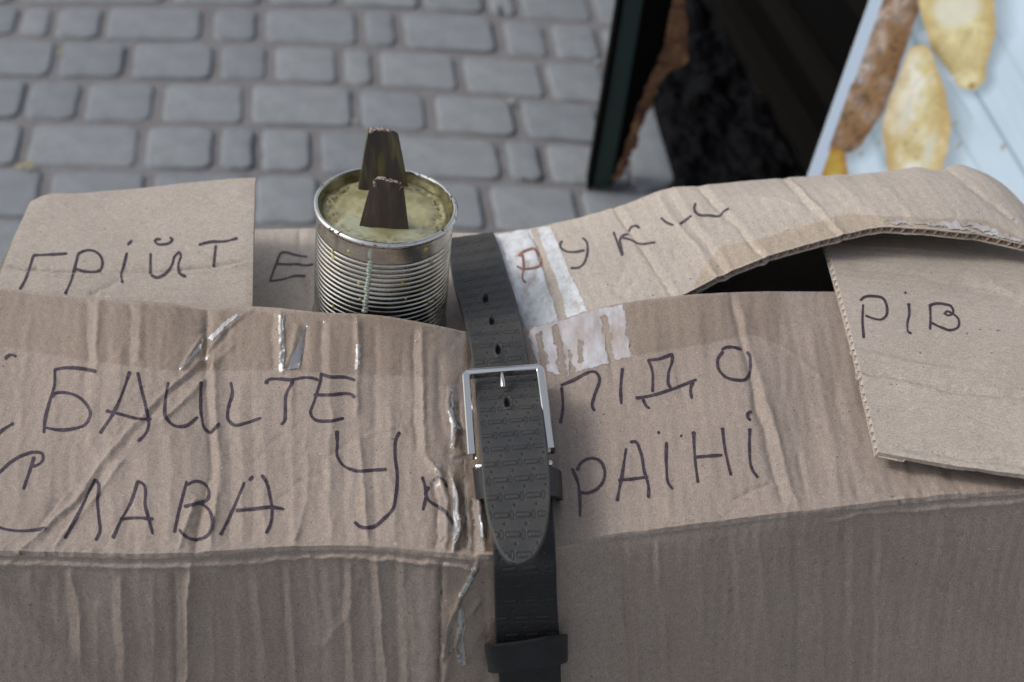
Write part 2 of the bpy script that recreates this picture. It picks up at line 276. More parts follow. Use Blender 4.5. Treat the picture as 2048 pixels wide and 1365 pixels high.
front_cs = [
 # left side, strong crumples
 L(200, 600, 190, 760, 8, 1.3), L(186, 760, 180, 900, 9, .6), L(178, 600, 170, 800, 9, .8, 'v'), L(285, 612, 280, 730, 8, 1.1), L(262, 610, 262, 740, 9, .7, 'v'),
 ([(413, 620), (408, 720), (412, 800), (422, 880), (420, 960), (400, 1040), (388, 1112)], 11, 2.2, 'v'), ([(430, 700), (428, 800), (440, 890), (440, 960), (428, 1060), (420, 1110)], 9, 1.9, 'r'), L(392, 1000, 358, 1100, 7, 1.8, 'r'),
 ([(492, 622), (450, 665), (408, 715), (350, 770), (300, 820), (255, 870), (215, 915), (165, 985), (110, 1040), (60, 1090), (10, 1135)], 6.5, 1.45, 'r'),
 ([(480, 640), (436, 690), (392, 742), (338, 792), (240, 905), (190, 970), (130, 1035), (70, 1100)], 5.5, .8, 'v'),
 ([(470, 690), (420, 740), (372, 800), (320, 850)], 7, 1.3, 'r'), ([(410, 665), (385, 700), (365, 740)], 6, 1.5, 'r'), ([(250, 920), (225, 960), (160, 1030), (100, 1105)], 7, 1.3, 'r'), ([(120, 1000), (70, 1060)], 6, .9, 'v'),
 L(60, 640, 30, 1050, 13, .5), L(110, 740, 100, 1000, 12, .5), L(140, 900, 130, 1100, 10, .5, 'v'), L(245, 700, 235, 860, 9, .7), L(330, 640, 322, 740, 9, .5), L(300, 900, 292, 1100, 9, .6), L(255, 1000, 250, 1100, 8, .6, 'v'),
 L(345, 860, 340, 1090, 9, .6), L(480, 760, 487, 1095, 10, .7), L(460, 760, 462, 1095, 9, .6, 'v'), L(525, 780, 530, 1090, 10, .7), L(505, 800, 508, 1090, 9, .5, 'v'),
 L(562, 625, 566, 745, 8, 1.4), L(545, 625, 548, 740, 8, .9, 'v'), ([(600, 645), (588, 700), (570, 740)], 5, 1.0, 'r'), ([(612, 650), (600, 735)], 5, 1.0, 'v'), L(580, 745, 590, 1095, 9, .7), L(612, 750, 612, 900, 9, .5), L(645, 640, 640, 750, 9, 1.0, 'v'),
 ([(590, 1090), (615, 1000), (618, 900)], 8, 1.1, 'r'), ([(560, 1000), (600, 960), (650, 940)], 6, .6, 'v'), ([(500, 930), (545, 880), (600, 850)], 6, .5, 'v'), ([(655, 920), (700, 880), (745, 855)], 6, .8, 'v'), ([(700, 870), (720, 868), (800, 850), (815, 865)], 5, .5, 'r'),
 L(660, 640, 662, 1090, 9, .9), L(690, 740, 690, 1090, 10, .6, 'v'), L(714, 640, 716, 830, 8, 1.5), ([(720, 860), (728, 950), (735, 1090)], 8, 1.3, 'r'), L(748, 650, 750, 1090, 11, .9, 'v'), L(775, 800, 790, 1090, 10, .7), L(805, 660, 800, 860, 12, .7, 'v'),
 ([(845, 650), (848, 780), (850, 915)], 8, 1.8, 'r'), ([(850, 915), (880, 950), (892, 1010), (890, 1105)], 7, 1.9, 'r'), L(828, 660, 832, 900, 9, 1.2, 'v'), ([(866, 960), (872, 1030), (872, 1100)], 8, 1.6, 'v'), L(875, 700, 885, 880, 10, .8, 'v'),
 ([(902, 770), (900, 820), (910, 850), (905, 900)], 6, 1.9, 'r'), ([(903, 950), (915, 1000), (918, 1060), (908, 1110)], 7, 2.2, 'r'), ([(930, 910), (900, 915)], 5, .9, 'r'), ([(918, 800), (925, 900), (935, 1100)], 8, 1.4, 'v'), ([(962, 1000), (965, 1050), (970, 1110)], 7, 1.8, 'r'), L(946, 1000, 950, 1110, 6, 1.3, 'v'),
 # right side
 L(1118, 640, 1150, 760, 10, .7, 'v'), L(1200, 640, 1225, 760, 10, .7, 'v'), L(1170, 640, 1190, 1060, 16, .6), L(1235, 880, 1262, 1060, 12, .6), L(1305, 640, 1340, 1050, 14, .5), L(1330, 610, 1365, 800, 12, .4, 'v'), L(1395, 610, 1430, 1000, 16, .5),
 ([(1462, 590), (1476, 660), (1492, 720), (1505, 790), (1530, 860), (1545, 940), (1570, 1020)], 10, 1.8, 'v'), ([(1480, 600), (1495, 680), (1512, 740), (1528, 800), (1556, 870), (1572, 950), (1598, 1020)], 12, 1.5, 'r'),
 L(1595, 900, 1615, 1020, 9, .9, 'v'), L(1620, 640, 1680, 1000, 16, .7), L(1580, 600, 1640, 980, 16, .5, 'v'), L(1665, 760, 1720, 1000, 13, .7, 'v'), L(1700, 900, 1750, 990, 12, .6), ([(1460, 1005), (1500, 980), (1545, 965)], 6, 1.0, 'v'), ([(1440, 1035), (1490, 1010)], 6, .7, 'v'),
 ([(1560, 690), (1600, 715), (1640, 760)], 5, .5, 'r'), L(1830, 930, 1850, 1000, 12, .7, 'v'), L(1900, 940, 1930, 990, 12, .6, 'v'),
 # crushed band below the fold crest
 ([(p[0], p[1] + 3) for p in FOLD], 6, .9, 'r'), ([(p[0], p[1] + 17) for p in FOLD if p[0] < 1000], 9, 1.2, 'v'), ([(p[0], p[1] + 27) for p in FOLD if p[0] < 1000], 5, 1.0, 'r'), ([(p[0], p[1] + 26) for p in FOLD if p[0] > 1500], 5, .8, 'r'), ([(p[0], p[1] + 15) for p in FOLD if p[0] > 1100], 8, 1.0, 'v'),
 # front panel
 L(140, 1140, 165, 1330, 9, 1.3, bend=8), L(128, 1140, 140, 1300, 9, .9, 'v'), L(60, 1140, 80, 1260, 9, .5), L(100, 1150, 110, 1300, 8, .5, 'v'), L(245, 1150, 250, 1365, 9, 1.0), L(225, 1150, 232, 1340, 9, .6, 'v'), L(195, 1200, 200, 1365, 9, .5),
 L(308, 1150, 305, 1365, 9, .6), L(348, 1140, 352, 1420, 9, 1.6, 'v'), ([(384, 1130), (376, 1180), (378, 1260), (372, 1450)], 8, 2.4, 'r'), ([(400, 1135), (425, 1190), (428, 1300), (430, 1440)], 8, .8, 'r'), L(465, 1140, 468, 1400, 9, .4, 'v'), L(512, 1140, 535, 1350, 9, .7), L(575, 1130, 596, 1400, 8, 1.1), L(560, 1130, 580, 1400, 8, .8, 'v'),
 L(640, 1130, 645, 1400, 10, .4, 'v'), L(700, 1120, 706, 1400, 8, 1.0), L(684, 1120, 690, 1400, 8, .8, 'v'), L(752, 1110, 778, 1400, 8, 1.4), L(738, 1115, 758, 1400, 8, .9, 'v'), L(805, 1110, 818, 1400, 9, 1.0), L(790, 1110, 800, 1400, 8, .8, 'v'),
 ([(885, 1115), (882, 1250), (880, 1400)], 8, 1.8, 'v'), ([(957, 1120), (940, 1160), (918, 1200), (900, 1240), (885, 1330)], 6, 1.9, 'r'), ([(918, 1205), (922, 1250), (915, 1300), (925, 1330)], 6, 1.8, 'r'), ([(905, 1290), (890, 1365), (885, 1420)], 6, 1.4, 'r'), ([(930, 1240), (960, 1200)], 5, .6, 'r'), ([(640, 1300), (700, 1230), (720, 1150)], 8, .5, 'r'),
 L(1242, 1085, 1270, 1420, 9, 1.4, 'v'), L(1254, 1085, 1284, 1420, 9, 1.2), L(1300, 1080, 1326, 1400, 9, .6, 'v'), L(1312, 1080, 1338, 1400, 8, .9), L(1400, 1070, 1418, 1400, 12, .5), L(1455, 1070, 1480, 1300, 10, .6, 'v'), L(1468, 1070, 1490, 1300, 9, .6), L(1516, 1065, 1550, 1400, 10, .6), L(1592, 1050, 1598, 1420, 10, .9, 'v'),
 L(1640, 1050, 1650, 1400, 9, .5), L(1690, 1045, 1692, 1400, 9, .6, 'v'), L(1705, 1045, 1700, 1400, 9, .6), L(1745, 1040, 1748, 1400, 8, .5, 'v'), L(1760, 1040, 1755, 1400, 8, .5), L(1900, 1030, 1905, 1365, 12, .25),
]
def flute_noise(U, V, seed, amp):
    x = U * .034 + .5 * fbm(U * .004, V * .006, seed + 3, 2)
    return amp * .001 * (vn(x, V * .0022, seed) + .55 * vn(x * 2.3, V * .004, seed + 1)) 

# ------------------------------------------------------------------ the cardboard box
box = empty('cardboard_box', (.0, .92, 0), 'big brown cardboard box covered in handwritten marker lettering, held shut with a belt', 'cardboard box')
# front flap: columns (top u,v,z)->(fold u,v,z)
def ev(poly, u): return float(np.interp(u, [p[0] for p in poly], [p[1] for p in poly]))
ftop = [(-350, 560, .442), (-150, 566, .444), (0, 577, .447), (100, 586, .450), (200, 600, .452), (330, 607, .454), (415, 619, .452), (500, 613, .455), (640, 625, .457), (760, 632, .455), (840, 645, .451), (900, 657, .447), (935, 664, .443), (1060, 655, .4395), (1120, 640, .4395), (1200, 616, .4425), (1290, 600, .4465), (1400, 589, .449), (1480, 585, .449), (1650, 583, .447), (1800, 583, .446), (2048, 583, .445), (2400, 583, .445)]
def foldz(u): return float(np.interp(u, [-350, 0, 400, 900, 1100, 1500, 2048, 2400], [.428, .430, .428, .430, .428, .436, .442, .444]))
def foldv(u):
    us = [p[0] for p in FOLD]; return float(np.interp(u, us, [p[1] for p in FOLD]))
usm = lambda u: u + 0.0
T = [pt(c) for c in ftop]; B = []
for c in ftop:
    u = c[0] + (12 if c[0] < 950 else 20); B.append(P(u, foldv(u), foldz(u)))
ks = [c[0] for c in ftop]; NU = 900; NVF = 250
Tc = cr(T, NU, ks); Bc = cr(B, NU, ks)
# smooth fold by pixel polyline
tt = np.linspace(0, 1, NVF)[:, None, None]
G0 = Tc[None] * (1 - tt) + Bc[None] * tt
bul = -np.sin(np.pi * tt[..., 0]) * (.0055 + .0015 * np.sin(np.linspace(0, 9, NU)))[None]
G0[..., 2] += bul
# front panel hangs from the fold to the ground
zrows = np.concatenate([[0, .0015, .003, .0045], np.linspace(.006, .15, 150), np.linspace(.17, .425, 10)])
Pn = np.zeros((len(zrows), NU, 3))
for i, dz in enumerate(zrows):
    Pn[i, :, 0] = Bc[:, 0]; Pn[i, :, 2] = Bc[:, 2] * (1 - dz / .4251); f = min(dz / .006, 1)
    Pn[i, :, 1] = Bc[:, 1] - .0012 * f - .010 * math.sin(min(dz / .425, 1) * math.pi)
allG = np.vstack([G0, Pn[1:]]); U, V = proj(allG)
cg = np.where(V > 1140, 1.35, 1.4)
Hh = cg * crease_field(U, V, front_cs, 5) + np.where(V > 1130, 1.7, 1.25) * flute_noise(U, V, 21, .36) + .0022 * fbm(U * .004, V * .004, 31, 2) * 1.0
dd_, _t = polydist(U, V, [(492, 622), (408, 715), (300, 820), (215, 915), (110, 1040), (10, 1135)])
Hh += .0011 * np.exp(-(dd_ / 42) ** 2) * (.5 - np.abs(fbm((U + V) * .022, (U - V) * .008, 70, 4))) * (V < 1125)
dd_, _t = polydist(U, V, [(-100, 1115), (1000, 1118)]); Hh += .0009 * np.exp(-(dd_ / 26) ** 2) * (.5 - np.abs(fbm(U * .03, V * .02, 71, 4)))
Hh += .00022 * (.5 - np.abs(fbm(U * .016, V * .010, 72, 4)))
# corner area at lower left lies smooth and a little proud
sm = 1 / (1 + np.exp(-((V - 1165) - (U * .98)) / 9.0)) * (V > 1120)
Hh = Hh * (1 - sm) + sm * .0042
# wrinkle under the tape
tm = np.exp(-((U - 925) / 45) ** 2); Hh += .0005 * tm * fbm(U * .05, V * .02, 77, 3)
far = np.clip((allG[..., 2] - .22) / .1, 0, 1); Hh *= far
Dv = np.array([0, -.45, .89]); Dp = np.array([0, -1.0, .05]); k = np.zeros(allG.shape[:2])
k[NVF:] = np.clip(zrows[1:, None] / .02, 0, 1); Df = Dv[None, None] * (1 - k[..., None]) + Dp[None, None] * k[..., None]
Df /= np.linalg.norm(Df, axis=2, keepdims=True)
Hh[0:3] *= np.array([.5, .7, .9])[:, None]
allG = allG + Df * Hh[..., None]
GF = allG[:NVF]; GP = allG[NVF - 1:]
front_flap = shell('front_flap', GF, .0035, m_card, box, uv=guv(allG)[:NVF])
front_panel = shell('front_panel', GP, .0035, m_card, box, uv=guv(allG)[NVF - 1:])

# back flap (running under the can, rising to the right)
# columns: (top u,v,z, bottom u,v,z)
bcol = [(380, 468, .402, 380, 660, .398), (520, 460, .402, 520, 665, .398), (620, 456, .403, 622, 675, .398), (760, 458, .404, 765, 690, .398), (900, 466, .406, 905, 690, .400), (1000, 467, .408, 1040, 690, .415), (1060, 458, .411, 1115, 672, .424), (1110, 448, .415, 1180, 650, .431), (1180, 430, .424, 1270, 622, .4385), (1238, 412, .432, 1340, 600, .443), (1330, 378, .444, 1432, 556, .4505), (1420, 370, .447, 1530, 516, .4605), (1500, 362, .448, 1600, 493, .4680), (1580, 355, .449, 1680, 470, .4755), (1660, 349, .450, 1750, 455, .4805), (1750, 344, .451, 1840, 459, .4815), (1830, 337, .452, 1925, 467, .480), (1890, 337, .453, 2010, 480, .477), (1897, 333, .453, 2040, 487, .476), (1915, 329, .452, 2075, 492, .474), (1940, 336, .446, 2110, 500, .468)]
kb = [c[0] for c in bcol]; NB, NBV = 760, 150
Tb = cr([P(*c[:3]) for c in bcol], NB, kb); Bb = cr([P(*c[3:]) for c in bcol], NB, kb); tb = np.linspace(0, 1, NBV)[:, None, None]
GB = Tb[None] * (1 - tb) + Bb[None] * tb
rise = np.clip((np.linspace(kb[0], kb[-1], NB) - 1200) / 500, 0, 1)
GB[..., 2] += np.sin(np.pi * tb[..., 0]) * (.004 + .008 * rise)[None]
U, V = proj(GB)
back_cs = [L(597, 456, 612, 620, 8, 1.6, 'v'), L(614, 455, 628, 620, 8, 1.0), L(1062, 462, 1122, 645, 6, 2.0, 'v'), L(1080, 462, 1140, 640, 6, .8), L(1226, 412, 1345, 600, 7, 1.6, 'v'), L(1244, 410, 1360, 596, 8, .7),
 L(1312, 388, 1440, 560, 8, 1.3), L(1345, 376, 1470, 545, 8, 1.0), L(1330, 380, 1455, 552, 7, .8, 'v'), L(1392, 372, 1530, 518, 7, 1.4, 'v'), L(1410, 372, 1545, 515, 8, .6), L(1578, 354, 1690, 470, 7, 1.4), L(1564, 356, 1676, 472, 7, 1.0, 'v'), L(1612, 350, 1745, 455, 9, .5, 'v'), L(1735, 345, 1850, 460, 8, .6), L(1660, 348, 1775, 455, 10, .5), L(1700, 346, 1820, 456, 9, .5, 'v'), L(1893, 337, 2035, 448, 5, 1.5, 'v'),
 ([(1420, 388), (1500, 395), (1560, 402), (1640, 410)], 4, .7, 'r'), ([(1260, 380), (1320, 370), (1310, 388), (1240, 410)], 4, .4, 'v'), ([(1225, 590), (1245, 545), (1262, 510)], 6, .6, 'v'), ([(1235, 600), (1262, 570), (1275, 540)], 5, .6, 'v'), L(1160, 430, 1260, 620, 12, .4, 'v'),
 ([(1035, 600), (1065, 560), (1085, 520)], 6, .8, 'v'), ([(1050, 620), (1085, 590), (1105, 560)], 6, .8, 'v'), L(1010, 470, 1045, 600, 8, .5, 'v'), L(560, 462, 562, 620, 12, .3, 'v'), ([(1300, 480), (1340, 500), (1390, 540)], 6, .4, 'v')]
Hb = crease_field(U, V, back_cs, 15) + .0008 * fbm(U * .006, V * .006, 44, 3)
Hb += .00022 * vn((U - .75 * V) * .05, V * .004, 51) + .00015 * fbm(U * .04, V * .04, 60, 3)
GB = GB + normals(GB) * Hb[..., None]
TH = .0060
back_flap = shell('back_flap', GB, TH, m_card_lit, box, open_edges=('b',))
flutes(GB, 'b', TH, m_core, back_flap)

# left flap with the first word
lcol_t = [(60, 404, .446), (82, 393, .447), (160, 386, .449), (300, 372, .455), (430, 358, .463), (490, 353, .468), (511, 352, .469)]
lcol_b = [(-35, 650, .440), (-18, 650, .440), (70, 655, .440), (230, 660, .438), (420, 665, .437), (495, 668, .437), (504, 668, .4365)]
NL, NLV = 420, 200
Tl = cr([P(*c) for c in lcol_t], NL, [c[0] for c in lcol_t]); Bl = cr([P(*c) for c in lcol_b], NL, [c[0] for c in lcol_t]); tl = np.linspace(0, 1, NLV)[:, None, None]
GL = Tl[None] * (1 - tl) + Bl[None] * tl
GL[..., 2] += np.sin(np.pi * tl[..., 0]) * .004
# far edge curls a little
curl = np.clip((.16 - tl[..., 0]) / .16, 0, 1) ** 2 * np.linspace(0, 1, NL)[None] ; GL[..., 2] += -.002 * curl; GL[..., 1] += .0 * curl
U, V = proj(GL)
left_cs = [([(20, 533), (120, 541), (260, 541), (400, 533), (505, 520)], 6, 1.3, 'v'), ([(20, 545), (120, 551), (260, 551), (400, 543), (505, 530)], 6, .7, 'r'), ([(180, 590), (215, 570), (240, 555)], 6, .7, 'v'), ([(60, 455), (140, 462), (300, 455)], 8, .35, 'v'), ([(70, 405), (250, 400), (400, 388), (510, 378)], 10, .7, 'r'), ([(220, 575), (400, 580), (500, 570)], 9, .3, 'v'),
 ([(50, 490), (250, 486), (500, 470)], 9, .3, 'v'), ([(60, 430), (300, 420), (500, 405)], 9, .3, 'v')]
Hl = 2.0 * crease_field(U, V, left_cs, 25) + .0006 * fbm(U * .007, V * .007, 64, 3) + .00018 * vn(V * .09, U * .004, 8)
GL = GL + normals(GL) * Hl[..., None]
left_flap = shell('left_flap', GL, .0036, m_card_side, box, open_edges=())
# folded under-layer at the left edge
ll = [[P(72, 398, .4455), P(84, 392, .444)], [P(30, 470, .440), P(50, 470, .437)], [P(2, 525, .437), P(30, 525, .433)], [P(-30, 570, .437), P(20, 570, .432)], [P(-60, 640, .437), P(0, 640, .430)]]
g = cr(np.array(ll), 60); g = np.stack([cr(r, 12) for r in g]); shell('left_flap_fold', g, .003, m_card_lit, box, coarse=3)

# right flap with the short word, lying on the front flap, tucked under the back flap
rc_t = [(1652, 484, .452), (1700, 490, .4525), (1780, 494, .453), (1900, 503, .454), (2048, 520, .456), (2300, 548, .458)]
rc_b = [(1757, 905, .4500), (1790, 912, .4505), (1840, 922, .452), (1925, 935, .455), (2048, 950, .459), (2300, 985, .466)]
NR, NRV = 300, 220; kr = [c[0] for c in rc_t]
Tr = cr([P(*c) for c in rc_t], NR, kr); Br = cr([P(*c) for c in rc_b], NR, kr); tr_ = np.linspace(-.12, 1, NRV)[:, None, None]
GR = Tr[None] * (1 - tr_) + Br[None] * tr_
GR[..., 2] += np.sin(np.pi * np.clip(tr_[..., 0], 0, 1)) * .006 - np.clip(-tr_[..., 0], 0, 1) * .05
U, V = proj(GR)
right_cs = [([(1700, 740), (1800, 758), (1920, 780), (2060, 800), (2200, 820)], 7, 1.6, 'v'), ([(1700, 752), (1800, 770), (1920, 792), (2060, 812), (2200, 832)], 7, .9, 'r'), ([(1700, 700), (1830, 728), (1960, 745)], 7, .6, 'r'), ([(1700, 693), (1830, 718), (1960, 736)], 8, .5, 'v'), ([(1790, 893), (1850, 905), (1950, 920), (2060, 930)], 8, 1.2, 'v'), ([(1795, 905), (1850, 916), (1950, 930), (2060, 942)], 6, .8, 'r'),
 ([(1700, 530), (1850, 555), (2048, 600)], 14, .5, 'v'), ([(1900, 560), (2048, 590)], 8, .6, 'v'), ([(1980, 560), (2060, 600)], 7, .6, 'r')]
Hr = 2.0 * crease_field(U, V, right_cs, 35) + .0005 * fbm(U * .007, V * .007, 74, 3)
GR = GR + normals(GR) * Hr[..., None]
TR = .0042
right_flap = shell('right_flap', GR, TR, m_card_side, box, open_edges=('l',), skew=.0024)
flutes(GR, 'l', TR, m_card_lit, right_flap, pitch=.0075, skew=.0024)

# walls under the flaps
def quadbox(name, x0, x1, y0, y1, z0, z1, mat, parent):
    V = [(x, y, z) for x in (x0, x1) for y in (y0, y1) for z in (z0, z1)]
    return mk(name, V, [(0, 1, 3, 2), (4, 6, 7, 5), (0, 4, 5, 1), (2, 3, 7, 6), (0, 2, 6, 4), (1, 5, 7, 3)], mat, parent, smooth=False, uv=[(p[0] + p[1], p[2]) for p in V])
def wall(name, path, mat, parent, th=.004):
    """vertical wall following path of (x,y,ztop)"""
    A = np.array([(x, y, z) for x, y, z in path]); A = cr(A, 60); n = 14
    g = np.stack([A * [1, 1, 0] + [0, 0, 1] * (A[:, 2:3] * (1 - i / (n - 1))) for i in range(n)]); return shell(name, g, th, mat, parent, coarse=4)
bk = [GB[0, j] for j in range(NB - 1, 0, -60)] 
wall('back_panel', [(p[0], p[1] - .004, p[2] - .006) for p in bk] + [(-.36, 1.085, .395)], m_card, box)
xl, yl0, yl1 = -.36, float(GP[5, 40, 1]), 1.085
p0 = GP[4, 2]; p1 = GP[4, -3]; wall('side_panel', [(-.36, 1.085, .395), (p0[0] * .5 - .18, .93, .425), (p0[0] + .003, p0[1] + .003, p0[2] - .002)], m_card, box)
pe = GB[0, -1]; wall('side_panel', [(p1[0] - .003, p1[1] + .003, p1[2] - .002), (p1[0] * .5 + pe[0] * .5, .95, .435), (pe[0] + .004, pe[1] - .004, pe[2] - .006)], m_card, box)
quadbox('bottom_panel', -.34, .40, .76, 1.06, .004, .010, m_inside, box)

# ------------------------------------------------------------------ decals that sit on the sheets (ink, tape, torn paper)
def bvh(G, step=1):
    g = G; nv, nu = g.shape[:2]; return BVHTree.FromPolygons([tuple(p) for p in g.reshape(-1, 3)], gridf(nv, nu).tolist())
BV = {'front': bvh(GF), 'panel': bvh(GP[:130]), 'back': bvh(GB), 'left': bvh(GL), 'right': bvh(GR)}
C0 = Vector((0, 0, CZ))
def hit(trees, u, v):
    d = Vector(dirv(u, v)).normalized(); best = None
    for tname in trees:
        l, n, i, ds = BV[tname].ray_cast(C0, d)
        if l is not None and (best is None or ds < best[2]): best = (l, n if n.dot(d) < 0 else -n, ds)
    return best
def smooth_path(pts, step=2.5):
    A = np.array(pts, float)
    if len(A) > 2:
        out = [A[0]]; run = [A[0]]                          # break at sharp corners
        segs = []
        for i in range(1, len(A)):
            run.append(A[i])
            if i < len(A) - 1:
                a = A[i] - A[i-1]; b = A[i+1] - A[i]; c = a.dot(b) / (np.linalg.norm(a) * np.linalg.norm(b) + 1e-9)
                if c < .25: segs.append(run); run = [A[i]]
        segs.append(run)
    else: segs = [list(A)]
    res = []
    for s in segs:
        s = np.array(s); l = np.sqrt((np.diff(s, axis=0) ** 2).sum(1)).sum(); n = max(3, int(l / step)); c = cr(s, n)
        res += list(c if not res else c[1:])
    return np.array(res)
def letter(name, strokes, trees, parent, w=7.0, mat=None, label=None, seed=0, lift=.00025):
    V, Fc = [], []
    for si, pts in enumerate(strokes):
        p = smooth_path(pts); n = len(p); wj = .84; T = np.gradient(p, axis=0); T /= np.linalg.norm(T, axis=1, keepdims=True) + 1e-9; N2 = np.stack([-T[:, 1], T[:, 0]], 1)
        k = np.linspace(0, 1, n); ww = wj * w * .5 * (1 + .24 * vn(k * 5 + seed, si * 2.7, 5) + .08 * vn(k * 21 + seed, si, 6)) * (1 + .22 * np.exp(-(k * n / 3) ** 2))
        ln = np.minimum(np.arange(n), np.arange(n)[::-1]) * 2.5; ww = ww * np.sqrt(np.clip(.35 + ln / (w * .6), 0, 1))
        row0 = None; last = None
        for i in range(n):
            row = []
            for o in (-1, -.33, .33, 1):
                q = p[i] + N2[i] * ww[i] * o; h = hit(trees, q[0], q[1])
                if h is None: row = None; break
                row.append(h[0] + h[1] * (lift + si * .00004))
            if row is None: row0 = None; continue
            b0 = len(V); V += row
            if row0 is not None and (V[b0 + 1] - V[row0 + 1]).length < .008:
                for j in range(3): Fc.append((row0 + j, row0 + j + 1, b0 + j + 1, b0 + j))
            row0 = b0
    if not Fc: return
    o = mk(name, [tuple(v) for v in V], Fc, mat or m_ink, parent)
    if label: o['label'] = label
    return o
def sc(z, ox, oy, strokes): return [[(ox + x / z, oy + y / z) for x, y in s] for s in strokes]
Z1 = lambda s: sc(3.197, 0, 330, s); Z2 = lambda s: sc(2.9047, 0, 640, s); Z8 = lambda s: sc(2.9045, 560, 640, s); Z7 = lambda s: sc(2.7293, 1080, 560, s); ZR = lambda s: sc(3.2, 980, 330, s); ZP = lambda s: sc(3.737, 1500, 320, s)
def ring(x, y, r, n=7): return [(x + r * math.cos(6.283 * i / n), y + r * math.sin(6.283 * i / n)) for i in range(n)]
HL = 'handwritten Cyrillic letter '
lf = [('Г', [[(430, 568), (330, 575), (213, 580)], [(215, 578), (185, 670), (160, 740), (125, 800)]]),
 ('Р', [[(500, 570), (480, 650), (455, 740), (415, 830)], [(495, 572), (545, 550), (600, 552), (645, 590), (655, 635), (640, 675), (600, 686), (540, 682), (480, 665)]]),
 ('І', [[(812, 562), (790, 650), (775, 700), (783, 758)], [(815, 515), (845, 483)]]),
 ('Й', [[(963, 565), (962, 650), (965, 700), (1000, 722), (1040, 710), (1100, 640), (1115, 590), (1145, 558), (1155, 575), (1140, 640), (1150, 695), (1190, 718)], [(1030, 480), (1000, 478), (990, 490), (1005, 507), (1045, 510), (1085, 500), (1103, 480), (1085, 463)]]),
 ('Т', [[(1270, 513), (1340, 495), (1440, 490), (1520, 470)], [(1380, 515), (1372, 590), (1365, 655)]])]
for c, s in lf: letter('marker_letter', Z1(s), ['left'], left_flap, 6.2, label=HL + c + ' on the left flap')
letter('marker_letter', Z1([[(1965, 590), (1900, 580), (1800, 565), (1765, 640), (1725, 745), (1800, 735), (1890, 712), (1955, 712)], [(1770, 635), (1850, 638), (1905, 637), (1960, 645), (2005, 637)]]), ['back'], back_flap, 5.2, label=HL + 'Е beside the tin')
